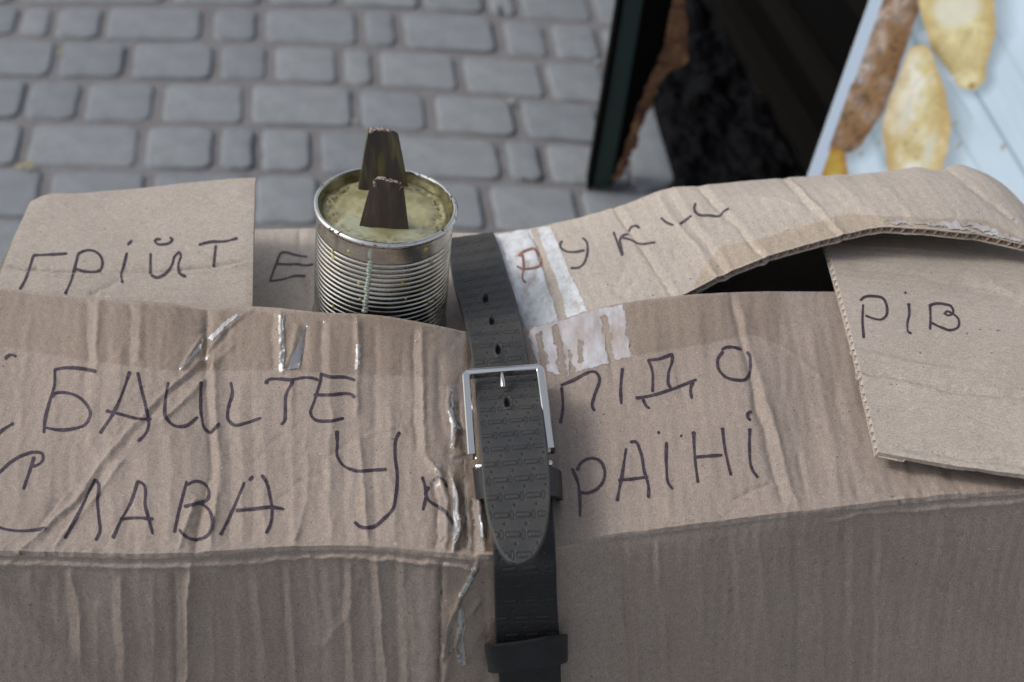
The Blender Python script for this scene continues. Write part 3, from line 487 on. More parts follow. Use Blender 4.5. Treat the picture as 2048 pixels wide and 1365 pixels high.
fr = [('И, cut off by the picture edge,', Z2([[(-20, 680), (0, 655), (80, 600)]])),
 ('Б', Z2([[(558, 300), (450, 282), (380, 280), (318, 290), (316, 380), (290, 470), (262, 580), (255, 660)], [(290, 460), (310, 435), (400, 428), (470, 460), (525, 550), (500, 605), (420, 635), (330, 640), (265, 628)]])),
 ('А', Z2([[(755, 300), (720, 400), (660, 540), (580, 662)], [(800, 305), (820, 400), (850, 520), (862, 620), (840, 670), (800, 708)], [(615, 530), (700, 550), (800, 575), (880, 578)]])),
 ('И', Z2([[(978, 362), (960, 470), (965, 570), (1010, 615), (1070, 620), (1150, 565)], [(1168, 360), (1165, 450), (1170, 560), (1195, 640), (1220, 655), (1250, 630), (1275, 600)]])),
 ('Ь', Z2([[(1340, 362), (1350, 420), (1325, 520), (1325, 580), (1360, 612), (1430, 600), (1518, 570)]])),
 ('Т', Z8([[(-82, 375), (-76, 358), (0, 345), (60, 350), (130, 338), (180, 338), (225, 352)], [(75, 355), (35, 440), (30, 540), (25, 590), (5, 612)]])),
 ('Е', Z8([[(438, 352), (380, 335), (280, 330), (240, 315), (235, 350), (200, 470), (180, 555), (195, 575), (280, 590), (370, 572)], [(195, 437), (300, 437), (380, 430), (415, 435), (437, 455)]])),
 ('У', Z8([[(330, 645), (332, 720), (332, 790), (360, 840), (440, 878), (530, 875), (620, 870)], [(695, 652), (675, 690), (668, 790), (680, 900), (672, 1020), (655, 1100), (610, 1150), (550, 1200), (460, 1200), (432, 1175)]])),
 ('К', Z8([[(825, 912), (840, 960), (848, 1010), (830, 1110)], [(865, 970), (845, 1010), (850, 1030), (960, 1115), (1015, 1205)], [(890, 940), (920, 915), (945, 930), (970, 975)]])),
 ('С', Z2([[(185, 852), (210, 848), (250, 810), (245, 780), (200, 770), (140, 785), (60, 830), (0, 885), (-60, 940), (-110, 1050), (-80, 1150), (0, 1208), (80, 1225), (180, 1225), (270, 1210)]])),
 ('Р', Z2([[(200, 795), (175, 870), (135, 988)]])),
 ('Л', Z2([[(375, 1272), (470, 1100), (530, 970), (550, 930), (563, 940), (565, 1060), (575, 1160), (580, 1230), (555, 1285)]])),
 ('А', Z2([[(655, 1272), (700, 1170), (760, 1060), (800, 940), (825, 950), (845, 1090), (870, 1180), (888, 1248)], [(695, 1160), (780, 1152), (893, 1158)]])),
 ('В', Z2([[(1012, 1238), (1035, 1130), (1085, 935)], [(1085, 960), (1130, 940), (1180, 950), (1215, 1000), (1205, 1045), (1150, 1065), (1070, 1085)], [(1070, 1088), (1120, 1075), (1160, 1068), (1210, 1100), (1235, 1180), (1210, 1250), (1140, 1278), (1080, 1262), (1040, 1218)]])),
 ('А', Z2([[(1280, 1253), (1350, 1110), (1420, 945)], [(1445, 935), (1470, 910)], [(1520, 902), (1545, 940), (1570, 1040), (1580, 1110), (1570, 1190), (1545, 1243)], [(1370, 1110), (1480, 1100), (1580, 1090), (1650, 1102)]])),
 ('П', Z7([[(112, 785), (125, 700), (118, 585)], [(112, 578), (170, 555), (310, 512), (318, 522), (295, 640), (285, 690), (298, 718)]])),
 ('І', Z7([[(450, 482), (440, 600), (443, 680)]])),
 ('Д', Z7([[(615, 615), (608, 480), (590, 440), (640, 435), (720, 408), (722, 430), (700, 520), (705, 580), (715, 592)], [(525, 648), (600, 635), (730, 595), (855, 545)], [(560, 650), (585, 695), (600, 703)], [(835, 550), (822, 600), (828, 652)], [(525, 638), (530, 652)]])),
 ('О', Z7([[(990, 385), (1010, 372), (1060, 370), (1100, 382)], [(1000, 392), (972, 430), (972, 480), (1010, 530), (1070, 548), (1120, 545), (1140, 520), (1148, 450), (1140, 405), (1128, 395)]])),
 ('Р', Z7([[(175, 1030), (205, 1100), (218, 1200), (218, 1295)], [(202, 1042), (225, 1000), (280, 975), (320, 985), (352, 1040), (345, 1100), (300, 1150), (260, 1165), (218, 1160)]])),
 ('А', Z7([[(420, 1210), (445, 1080), (470, 920)], [(490, 888), (520, 885), (545, 930), (570, 1050), (592, 1130), (592, 1193)], [(425, 1095), (510, 1088), (592, 1077)]])),
 ('Ї', Z7([[(690, 885), (690, 1020), (705, 1120), (725, 1145)], [(643, 828), (652, 842)], [(766, 850), (775, 856)]])),
 ('Н', Z7([[(838, 828), (845, 970), (862, 1110)], [(845, 970), (900, 965), (995, 958)], [(995, 808), (1010, 930), (1042, 1070)]])),
 ('І', Z7([[(1145, 812), (1143, 920), (1160, 1040), (1190, 1083)], [(1155, 720), (1135, 730), (1135, 755), (1150, 770)]]))]
for k, (c, s) in enumerate(fr): letter('marker_letter', s, ['front'], front_flap, 7.2 if k < 15 else 7.0, label=HL + c + ' on the front flap', seed=k)
letter('marker_dot', Z2([[(30, 232), (45, 212), (75, 205), (95, 215)]]), ['front'], front_flap, 7, label='curved inked dot at the left')
letter('marker_dot', Z7([[(455, 388), (470, 372), (488, 352)]]), ['front'], front_flap, 12, label='thick inked dot over a letter')
bkL = [('У', [[(466, 488), (450, 505), (452, 528), (475, 550), (530, 560), (608, 548)], [(590, 468), (615, 490), (625, 540), (615, 600), (590, 645), (565, 660), (515, 662)]]),
 ('К', [[(790, 430), (812, 490), (848, 585)], [(850, 580), (838, 520), (832, 480), (850, 455), (885, 445)], [(835, 465), (900, 482), (950, 505), (1060, 497)], [(888, 430), (905, 400), (935, 392), (958, 408)]]),
 ('И', [[(1093, 340), (1130, 370), (1178, 388)], [(1212, 382), (1245, 360), (1290, 325)]]), ('И', [[(1315, 245), (1308, 290), (1330, 318), (1400, 325), (1475, 325), (1495, 300), (1530, 280)]])]
RKI = ['У', 'К', 'И', 'И']
for k, (c, s) in enumerate(bkL): letter('marker_letter', ZR(s), ['back'], back_flap, 5.4, m_ink_thin, HL + c + ' on the back flap', seed=k + 40)
for k, (c, s) in enumerate([('Р', [[(850, 1335), (840, 1200), (845, 1080)], [(822, 1055), (850, 1030), (930, 1022), (990, 1035), (1022, 1100), (1015, 1170), (980, 1195), (930, 1190), (860, 1165)]]),
 ('І', [[(1185, 1072), (1190, 1150), (1175, 1240), (1185, 1290), (1208, 1300)], [(1155, 988), (1165, 1002)]]),
 ('В', [[(1345, 1270), (1348, 1180), (1345, 1090)], [(1335, 1095), (1370, 1080), (1450, 1080), (1505, 1100), (1518, 1140), (1485, 1165), (1452, 1152), (1470, 1135), (1510, 1150), (1560, 1200), (1555, 1250), (1500, 1275), (1430, 1255), (1345, 1215)]]), ]):
    letter('marker_letter', ZP(s), ['right'], right_flap, 5.8, label=HL + c + ' on the right flap', seed=k + 60)
letter('marker_dot', ZP([[(1617, 1297), (1624, 1303)], [(1716, 1270), (1720, 1274)]]), ['right'], right_flap, 3.0)

def inpoly(x, y, poly):
    r = np.zeros(x.shape, bool); n = len(poly); j = n - 1
    for i in range(n):
        xi, yi = poly[i]; xj, yj = poly[j]
        with np.errstate(divide='ignore', invalid='ignore'):
            r ^= ((yi > y) != (yj > y)) & (x < (xj - xi) * (y - yi) / (yj - yi + 1e-12) + xi)
        j = i
    return r
def patch(name, poly, trees, parent, mat, res=2.0, holes=(), jit=0, lift=.0002, label=None, seed=1, wrinkle=0):
    xs = [p[0] for p in poly]; ys = [p[1] for p in poly]
    X = np.arange(min(xs) - 2, max(xs) + 2 + res, res); Y = np.arange(min(ys) - 2, max(ys) + 2 + res, res)
    gx, gy = np.meshgrid(X, Y); nx = gx + jit * fbm(gx * .08, gy * .08, seed, 4); ny = gy + jit * fbm(gx * .08, gy * .08, seed + 20, 4)
    m = inpoly(nx, ny, poly)
    for h in holes: m &= ~inpoly(nx, ny, h)
    Vv = []; idx = -np.ones(gx.shape, int); dd = np.zeros(gx.shape)
    need = m.copy(); need[1:] |= m[:-1]; need[:, 1:] |= m[:, :-1]; need[1:, 1:] |= m[:-1, :-1]
    wr = wrinkle * .001 * fbm(gx * .03 + gy * .02, gy * .016, seed + 50, 4) if wrinkle else None
    for i, j in zip(*np.nonzero(need)):
        h = hit(trees, gx[i, j], gy[i, j])
        if h is None: continue
        l = lift + (max(0, wr[i, j]) if wrinkle else 0)
        idx[i, j] = len(Vv); Vv.append(tuple(h[0] + h[1] * l)); dd[i, j] = h[2]
    q = m[:-1, :-1] & (idx[:-1, :-1] >= 0) & (idx[1:, :-1] >= 0) & (idx[:-1, 1:] >= 0) & (idx[1:, 1:] >= 0)
    q &= (np.abs(dd[:-1, :-1] - dd[1:, :-1]) < .012) & (np.abs(dd[:-1, :-1] - dd[:-1, 1:]) < .012)
    Fq = np.stack([idx[1:, :-1], idx[1:, 1:], idx[:-1, 1:], idx[:-1, :-1]], -1)[q]
    if not len(Fq): return
    o = mk(name, Vv, Fq.astype(int), mat, parent)
    if label: o['label'] = label
    return o
# torn white paper on the back flap, with its brown P
patch('torn_label', [(986, 472), (1030, 463), (1100, 452), (1137, 540), (1174, 622), (1120, 640), (1052, 668), (1030, 600)], ['back'], back_flap, m_label, 1.6, holes=[[(1060, 455), (1072, 455), (1100, 530), (1128, 600), (1134, 650), (1118, 650), (1108, 610), (1090, 560), (1074, 510)]], jit=2.2, lift=.00035)
letter('marker_letter', ZR([[(205, 560), (215, 620), (218, 660), (212, 740), (230, 758)], [(208, 562), (185, 585), (208, 586)], [(208, 562), (240, 550), (285, 543), (300, 570), (330, 610), (322, 645), (260, 668), (200, 668), (172, 652)]]), ['back'], back_flap, 5.0, m_ink_brown, 'brown handwritten Cyrillic letter Р on torn white paper', lift=.0008)
patch('torn_label', [(1057, 660), (1120, 640), (1180, 620), (1246, 608), (1252, 660), (1262, 712), (1205, 727), (1130, 755), (1085, 742), (1062, 700)], ['front'], front_flap, m_label2, 1.6, holes=[[(1072, 668), (1084, 664), (1092, 700), (1096, 750), (1082, 750)], [(1102, 655), (1114, 650), (1126, 700), (1140, 760), (1124, 762), (1114, 720)], [(1136, 700), (1142, 700), (1150, 750), (1140, 752)], [(1154, 678), (1166, 680), (1166, 722), (1158, 724)], [(1200, 632), (1214, 632), (1224, 690), (1232, 740), (1216, 740), (1208, 690)]], jit=3.5, lift=.0003)
# packing tape
patch('tape_strip', [(-40, 570), (0, 578), (200, 601), (415, 620), (640, 626), (760, 633), (850, 650), (850, 755), (720, 748), (590, 742), (340, 740), (190, 723), (0, 693), (-40, 688)], ['front'], front_flap, m_tape, 2.6, lift=.0006, wrinkle=.5)
patch('tape_strip', [(1248, 607), (1400, 590), (1480, 585), (1560, 584), (1556, 690), (1500, 668), (1400, 690), (1330, 700), (1262, 712)], ['front'], front_flap, m_tape, 2.6, lift=.0006, wrinkle=.5, seed=3)
patch('tape_strip', [(852, 650), (940, 665), (950, 760), (985, 1000), (985, 1104), (880, 1098), (866, 900)], ['front'], front_flap, m_tape3, 2.2, lift=.0007, wrinkle=1.3, seed=5)
patch('tape_strip', [(878, 1118), (992, 1118), (1000, 1365), (1000, 1400), (870, 1400), (874, 1200)], ['panel'], front_panel, m_tape3, 2.2, lift=.0006, wrinkle=1.3, seed=6)
patch('tape_strip', [(1380, 588), (1400, 540), (1442, 492), (1511, 480), (1567, 462), (1620, 448), (1687, 428), (1741, 430), (1900, 438), (1970, 441), (2060, 486), (2060, 500), (1900, 466), (1750, 456), (1680, 471), (1600, 494), (1520, 521), (1450, 546)], ['back'], back_flap, m_tape2, 2.4, lift=.0004, wrinkle=.7, jit=1.0, seed=8)
patch('torn_label', [(1760, 441), (1860, 446), (1900, 444), (1960, 450), (2000, 466), (2040, 482), (2040, 487), (1960, 468), (1880, 456), (1800, 448)], ['back'], back_flap, m_label2, 1.8, holes=[[(1790, 440), (1860, 450), (1900, 458), (1850, 456)], [(1900, 440), (1950, 458), (1990, 470), (1940, 462)]], jit=4, lift=.0009, seed=12, label='thin pale torn tape residue along the flap edge')
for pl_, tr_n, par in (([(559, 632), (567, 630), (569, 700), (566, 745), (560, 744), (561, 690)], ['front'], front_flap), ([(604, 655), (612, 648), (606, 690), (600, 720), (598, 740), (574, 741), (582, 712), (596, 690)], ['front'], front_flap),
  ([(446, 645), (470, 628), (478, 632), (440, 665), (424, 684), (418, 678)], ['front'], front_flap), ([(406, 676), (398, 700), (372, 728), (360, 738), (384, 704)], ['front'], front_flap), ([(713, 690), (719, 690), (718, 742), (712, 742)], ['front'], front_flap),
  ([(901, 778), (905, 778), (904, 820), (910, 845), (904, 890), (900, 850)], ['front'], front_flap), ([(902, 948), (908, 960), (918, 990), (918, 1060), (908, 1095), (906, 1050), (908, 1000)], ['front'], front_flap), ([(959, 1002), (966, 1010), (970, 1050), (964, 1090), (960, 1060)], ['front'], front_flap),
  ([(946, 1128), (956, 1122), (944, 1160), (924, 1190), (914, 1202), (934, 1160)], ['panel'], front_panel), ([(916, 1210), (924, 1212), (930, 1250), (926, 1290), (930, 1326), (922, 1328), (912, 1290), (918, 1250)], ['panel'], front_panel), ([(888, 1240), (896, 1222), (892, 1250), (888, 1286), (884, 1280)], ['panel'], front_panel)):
    patch('tape_highlight', pl_, tr_n, par, m_highlight, 1.2, jit=2.6, lift=.0009, seed=int(pl_[0][0]))  # slivers shaped and placed as the white highlights on the tape

# ------------------------------------------------------------------ pavement
m_stone = []
for k, c in enumerate([(.198, .212, .226), (.212, .225, .237), (.184, .198, .212)]):
    m, t, b = M('paving_stone_%d' % k, c, .8, 0, .35); ob = nd(t, 'ShaderNodeTexCoord').outputs['Object']
    f1 = noise(t, ob, 26, 4); f2 = noise(t, ob, 420, 2, .7)
    cc = mixc(t, ramp(t, f1, [(.3, 0.0), (.7, 1.0)]), tuple(x * .86 for x in c), tuple(x * 1.1 for x in c)); cc = mixc(t, .6, cc, ramp(t, f2, [(.3, (.34, .34, .34)), (.7, (.66, .66, .66))]), 'OVERLAY')
    t.links.new(cc, b.inputs['Base Color']); p = bump(t, b, f2, .0006, .5); bump(t, b, noise(t, ob, 60, 3), .002, .5, p); m_stone.append(m)
m_joint, t, b = M('joint_sand', (.20, .18, .17), .95); ob = nd(t, 'ShaderNodeTexCoord').outputs['Object']
f = noise(t, ob, 220, 4, .7); f0 = noise(t, ob, 18, 3); cc = ramp(t, f, [(.3, (.125, .124, .13)), (.55, (.200, .198, .206)), (.75, (.28, .272, .275))])
cc = mixc(t, ramp(t, f0, [(.35, 0.0), (.7, .5)]), cc, (.13, .115, .11))
# past the built stones the paving goes on as colour and relief
bt = nd(t, 'ShaderNodeTexBrick'); bt.inputs['Scale'].default_value = 1; bt.inputs['Brick Width'].default_value = .15; bt.inputs['Row Height'].default_value = .118; bt.inputs['Mortar Size'].default_value = .007; bt.inputs['Mortar Smooth'].default_value = .3
bt.inputs['Color1'].default_value = (.20, .22, .235, 1); bt.inputs['Color2'].default_value = (.225, .24, .255, 1); bt.inputs['Mortar'].default_value = (.15, .135, .13, 1); t.links.new(ob, bt.inputs['Vector'])
sx = nd(t, 'ShaderNodeSeparateXYZ'); t.links.new(ob, sx.inputs[0]); ax = nd(t, 'ShaderNodeMath', operation='ABSOLUTE'); t.links.new(sx.outputs[0], ax.inputs[0])
g1 = nd(t, 'ShaderNodeMath', operation='GREATER_THAN'); g1.inputs[1].default_value = 1.25; t.links.new(ax.outputs[0], g1.inputs[0]); g2 = nd(t, 'ShaderNodeMath', operation='GREATER_THAN'); g2.inputs[1].default_value = 3.2; t.links.new(sx.outputs[1], g2.inputs[0])
g3 = nd(t, 'ShaderNodeMath', operation='LESS_THAN'); g3.inputs[1].default_value = 1.60; t.links.new(sx.outputs[1], g3.inputs[0]); mx1 = nd(t, 'ShaderNodeMath', operation='MAXIMUM'); mx2 = nd(t, 'ShaderNodeMath', operation='MAXIMUM')
t.links.new(g1.outputs[0], mx1.inputs[0]); t.links.new(g2.outputs[0], mx1.inputs[1]); t.links.new(mx1.outputs[0], mx2.inputs[0]); t.links.new(g3.outputs[0], mx2.inputs[1])
cc = mixc(t, mx2.outputs[0], cc, bt.outputs['Color']); t.links.new(cc, b.inputs['Base Color']); bump(t, b, f, .003, .8)
Gd = 60; xs = np.concatenate([[-Gd], np.linspace(-1.4, 1.4, 60), [Gd]]); ys = np.concatenate([[-Gd], np.linspace(.9, 3.4, 60), [Gd]])
gx, gy = np.meshgrid(xs, ys[::-1]); gz = -.0012 + .0020 * fbm(gx * 11, gy * 11, 3, 3) * (np.abs(gx) < 1.39) * (gy > .95) * (gy < 3.39)
pavement = mk('pavement', np.stack([gx, gy, gz], -1).reshape(-1, 3), gridf(len(ys), len(xs)), m_joint); tag(pavement, kind='structure', label='grey block paving laid in slightly curved rows')
rows = [ # (bottom-edge curve, stone x ranges at mid row)
 ([(-200, 0), (300, 2), (620, 5), (760, 8), (900, 18), (1000, 25), (1100, 34), (1350, 56)], [(-170, 30), (50, 330), (350, 520), (540, 670), (687, 832), (846, 960), (975, 1023), (1042, 1173), (1190, 1330)]),
 ([(-200, 56), (50, 67), (160, 72), (300, 75), (470, 76), (620, 80), (760, 88), (900, 95), (1050, 108), (1150, 115), (1350, 130)], [(-170, 35), (45, 100), (115, 202), (217, 403), (428, 512), (532, 711), (731, 788), (808, 985), (1010, 1088), (1108, 1192), (1210, 1370)]),
 ([(-200, 140), (50, 148), (180, 151), (350, 154), (490, 155), (610, 158), (715, 164), (835, 172), (1005, 184), (1150, 198), (1350, 214)], [(-60, 106), (123, 247), (268, 424), (443, 532), (550, 672), (688, 742), (761, 909), (930, 1080), (1098, 1207), (1225, 1350)]),
 ([(-200, 226), (20, 232), (100, 235), (240, 239), (400, 241), (600, 245), (780, 254), (950, 263), (1120, 276), (1350, 294)], [(-110, 45), (57, 158), (175, 306), (328, 486), (504, 702), (722, 848), (872, 1024), (1048, 1195), (1215, 1345)]),
 ([(-200, 318), (20, 325), (160, 328), (360, 332), (480, 335), (570, 337), (700, 341), (900, 353), (1045, 356), (1150, 362), (1350, 378)], [(-150, 40), (60, 276), (293, 426), (442, 507), (524, 620), (642, 765), (785, 996), (1015, 1077), (1098, 1250), (1268, 1400)]),
 ([(-200, 425), (20, 430), (300, 436), (570, 442), (800, 447), (960, 453), (1150, 466), (1350, 485)], [(-130, 78), (98, 286), (306, 492), (512, 634), (655, 790), (808, 962), (986, 1152), (1172, 1330)]),
 ([(-200, 535), (570, 556), (960, 566), (1350, 600)], [(-170, 60), (80, 190), (210, 400), (425, 560), (580, 700), (720, 900), (920, 1080), (1100, 1300)])]
VPX, VPY = 590, -1990
def rowv(c, u): return float(np.interp(u, [p[0] for p in c], [p[1] for p in c]))
topc = [(p[0], p[1] - 70) for p in rows[0][0]]
nst = 0
def stone(q, k, zt=.0):
    """q: 4 ground corners (far-left, far-right, near-right, near-left) -> rounded, slightly tumbled block"""
    global nst
    q = np.array(q)[:, :2]; c = q.mean(0); rings = []
    pts = []
    for i in range(4):
        a, b, d = q[i - 1], q[i], q[(i + 1) % 4]; r = .010 + .008 * random.random()
        u1 = (a - b) / np.linalg.norm(a - b); u2 = (d - b) / np.linalg.norm(d - b)
        for f in (0, .5, 1): 
            w = (1 - f); p = b + u1 * r * w * w + u2 * r * f * f; pts.append(p)
        for f in (.33, .67):
            e = b + u2 * r + (d - u2 * r - b - u2 * r) * f; nn = (c - e) / np.linalg.norm(c - e); pts.append(e + nn * random.uniform(-.0012, .0018))
    pts = np.array(pts); n = len(pts); tx, ty = random.uniform(-.006, .006), random.uniform(-.006, .006); dz = random.uniform(-.0012, .0012)
    V = []
    for inset, z in ((0, -.03), (0, -.0048), (.0010, -.0022), (.0032, -.0006), (.007, 0)):
        for p in pts:
            d = c - p; l = np.linalg.norm(d); pp = p + d / l * inset; V.append((pp[0] - c[0], pp[1] - c[1], z + dz + zt + tx * (pp[0] - c[0]) + ty * (pp[1] - c[1])))
    V.append((0, 0, dz + zt + .0004)); Fc = []
    for r in range(4):
        for i in range(n): j = (i + 1) % n; Fc.append((r * n + i, r * n + j, (r + 1) * n + j, (r + 1) * n + i))
    for i in range(n): Fc.append((4 * n + i, 4 * n + (i + 1) % n, 5 * n))
    Fc = [f[::-1] for f in Fc]
    o = mk('paving_stone', V, Fc, m_stone[k % 3], pavement); o.location = (c[0], c[1], 0.004); nst += 1; return o
J = .0035
tops = [topc] + [r[0] for r in rows[:-1]]
for ri, ((cv, xs_), tc) in enumerate(zip(rows, tops)):
    a_ = xs_[0][0] - 18; xs_ = list(xs_)
    for _ in range(5): w_ = random.choice([70, 120, 165, 200]); xs_.append((a_ - w_, a_)); a_ -= w_ + 18
    a_ = xs_[len(xs_) - 6][1] + 18
    for _ in range(4): w_ = random.choice([90, 140, 190, 220]); xs_.append((a_, a_ + w_)); a_ += w_ + 18
    for k, (a, b_) in enumerate(xs_):
        vm = (rowv(tc, (a + b_) / 2) + rowv(cv, (a + b_) / 2)) / 2
        def col(um, vv):
            return VPX + (um - VPX) * (vv - VPY) / (vm - VPY)
        c = []
        for um, cur, dv in ((a, tc, 12), (b_, tc, 12), (b_, cv, 0), (a, cv, 0)):
            v0 = rowv(cur, um) + dv; u = col(um, v0); v0 = rowv(cur, u) + dv; c.append(P(u, v0, .004))
        stone(c, random.randrange(3))
# ring of plain stones round the traced ones, for other viewpoints
ang = 0.0
ytop = float(P(500, rowv(topc, 500), 0)[1]); y = ytop
for r in range(9):
    x = -1.2 - random.random() * .1
    while x < 1.3 and nst < 290:
        w = random.choice([.065, .09, .115, .14, .165]); ox = .03 * (x + .2) ** 2
        stone([(x, y + .112 - .05 * x), (x + w, y + .112 - .05 * (x + w)), (x + w, y + .008 - .05 * (x + w)), (x, y + .008 - .05 * x)], random.randrange(3)); x += w + .012
    y += .12

for q_ in ([(1246, 60), (1300, 60), (1304, 186), (1250, 186)], [(1250, 190), (1304, 190), (1352, 378), (1272, 392)], [(1274, 398), (1356, 384), (1390, 470), (1300, 480)]):
    o = stone([P(a, b, .004) for a, b in q_], 2, .006); o['label'] = 'larger plain edging stone beside the board'
# little dry leaves caught in the joints
m_leaf, t, b = M('dry_leaf', (.30, .26, .15), .7)
for (u, v, s, lab) in ((40, 332, .007, 'small yellowish dry leaf scrap in the paving joint near the left flap'), (60, 334, .009, 'larger crumpled yellow leaf scrap in the paving joint near the left flap'), (118, 106, .006, 'tiny orange leaf scrap between two upper paving stones at the left')):
    p = P(u, v, .007); n = 9; V = [(0, 0, .001)] + [(s * (1 + .25 * random.random()) * math.cos(6.283 * i / n), .6 * s * (1 + .3 * random.random()) * math.sin(6.283 * i / n), .003 * random.random() + .002 * math.cos(6.283 * i / n * 2)) for i in range(n)]
    o = mk('dry_leaf', V, [(0, i + 1, (i + 1) % n + 1) for i in range(n)], m_leaf); o.location = p; o.rotation_euler.z = random.random() * 3; tag(o, lab, 'leaf')
m_peb = M('pale_pebble', (.38, .39, .38), .9)[0]
for (u, v, s, lab) in ((711, 243, .004, 'pale pebble on the paving right behind the tin'), (1024, 203, .005, 'pale pebble in the joint at the upper middle of the paving'), (1196, 124, .005, 'pale pebble beside the green board at upper right of paving')):
    p = P(u, v, .006); V = []; 
    for i in range(5):
        for j in range(8): th = math.pi * i / 4; ph = 6.283 * j / 8; rr = s * (1 + .2 * math.sin(3 * ph + i)); V.append((rr * math.sin(th) * math.cos(ph), rr * math.sin(th) * math.sin(ph) * .8, .6 * s * math.cos(th)))
    o = mk('pebble', V, [(i * 8 + j, (i + 1) * 8 + j, (i + 1) * 8 + (j + 1) % 8, i * 8 + (j + 1) % 8) for i in range(4) for j in range(8)], m_peb); o.location = p; tag(o, lab, 'pebble')

# ------------------------------------------------------------------ sandwich board behind the box
def lin(c): return tuple(((x / 255) / 12.92 if x / 255 < .04 else ((x / 255 + .055) / 1.055) ** 2.4) for x in c)
board = empty('sandwich_board', (.45, 1.7, 0), 'sandwich board printed with bread loaves, with a dark green rear leg and torn edge', 'sandwich board')
pY0, pv0 = 1.35, 838; PZ = .0
def onposter(u, v):      # the poster panel's plane: through two points on its left edge and a level line
    a = PY(1444, 838, 1.35); a = P(1444, 838, 0.0); bb = P(1740, 0, .36); n = np.cross(bb - a, np.array([1, -.10, 0])); d = np.array(dirv(u, v)); o_ = np.array([0, 0, CZ]); t_ = n.dot(a - o_) / n.dot(d); return o_ + d * t_
NPU, NPV = 260, 300
gp = np.zeros((NPV, NPU, 3)); vv = np.linspace(-420, 838, NPV); 
for i, v in enumerate(vv):
    e = 1740 + (1444 - 1740) * (v / 838); us = np.linspace(e, e + 1050, NPU)
    for j, u in enumerate(us): gp[i, j] = onposter(u, v)
PU, PV = proj(gp)
col = np.zeros(gp.shape); base = np.array(lin((212, 231, 243))) * 1.0
col[:] = base
x, yv = PU, PV
fb = fbm(x * .006, yv * .006, 90, 3)
col *= (1 + .06 * fb)[..., None]
# planks of the printed table: lines running down to the right
def lineshade(x0, y0, x1, y1, w, k, c=(90, 120, 125)):
    global col
    d, ta = polydist(x, yv, [(x0, y0), (x1, y1)]); m = np.exp(-(d / w) ** 2) * k * (ta > .001) * (ta < .999); col = col * (1 - m[..., None]) + np.array(lin(c)) * m[..., None]
lineshade(1950, 183, 2300, 760, 2.6, .85); lineshade(1895, 160, 1945, 240, 3, .25); lineshade(1990, 60, 2200, 420, 2.4, .3); lineshade(1880, 210, 1990, 390, 2.4, .35); lineshade(1742, 260, 1775, 335, 8, .3); lineshade(1820, 60, 1870, 175, 8, .5); lineshade(2040, -100, 2300, 330, 2, .35); lineshade(1650, -350, 1850, 60, 14, .35)
g_ = vn((x * .85 - yv * .5) * .25, (x + yv) * .01, 91); col *= (1 + .035 * g_)[..., None]
def sh(mask_c, r, c): # soft shadow printed under a loaf
    pass
def loaf(pl, wid, c_edge, c_mid, c_hi, seed, spots=0, flour=0, shadow=1.0):
    """a printed loaf: polyline spine with half widths"""
    global col
    best = np.full(x.shape, 9.); side = np.zeros(x.shape)
    dd, ta = polydist(x, yv, pl); cl = np.cumsum([0] + [math.dist(a, b) for a, b in zip(pl, pl[1:])]); w = 1.2 * np.interp(ta, cl / cl[-1], wid); q = np.abs(dd + 3 * fbm(x * .02, yv * .02, seed, 2)) / w
    # cap the ends
    s0 = dd / w
    dsh, tsh = polydist(x - 12, yv - 4, pl); qs = np.abs(dsh) / (w * 1.25); msh = np.clip((1.25 - qs) / .5, 0, 1) * .45 * shadow; cs = np.array(lin((70, 85, 85))); col = col * (1 - msh[..., None]) + cs * msh[..., None]
    m = np.clip((1 - q) / .06, 0, 1)[..., None]
    tex = fbm(x * .03, yv * .03, seed, 4); fine = fbm(x * .12, yv * .12, seed + 5, 3)
    k = np.clip(1 - q ** 2 + .15 * tex, 0, 1)[..., None]; cc = np.array(lin(c_edge)) * (1 - k) + np.array(lin(c_mid)) * k
    hi = np.clip((tex * .8 + fine * .35 * spots - s0 * .35 + flour) * 1.3, 0, 1)[..., None] * np.clip(1.2 - q, 0, 1)[..., None]
    cc = cc * (1 - hi) + np.array(lin(c_hi)) * hi
    cc = cc * (1 - (.12 + .38 * spots) * np.clip(fine * 1.6 - .1, 0, 1)[..., None]) * (1 + .10 * tex[..., None])
    col = col * (1 - m) + cc * m
loaf([(1880, -420), (1835, -100), (1782, 20), (1742, 120), (1712, 200), (1692, 262)], [50, 48, 46, 52, 52, 36], (120, 82, 46), (150, 118, 84), (190, 174, 160), 3, spots=1.0, flour=.05)
loaf([(1668, 318), (1668, 420)], [20, 30], (165, 110, 40), (205, 175, 80), (215, 190, 120), 4, shadow=.5)
loaf([(1950, -420), (1905, -100), (1914, 0), (1926, 90), (1938, 150)], [62, 64, 65, 54, 26], (200, 172, 108), (224, 210, 156), (234, 226, 184), 5, flour=-.1)
loaf([(1838, 118), (1838, 190), (1834, 250), (1830, 330), (1825, 410)], [24, 46, 58, 50, 30], (206, 172, 108), (228, 214, 160), (238, 234, 218), 6, flour=.25)
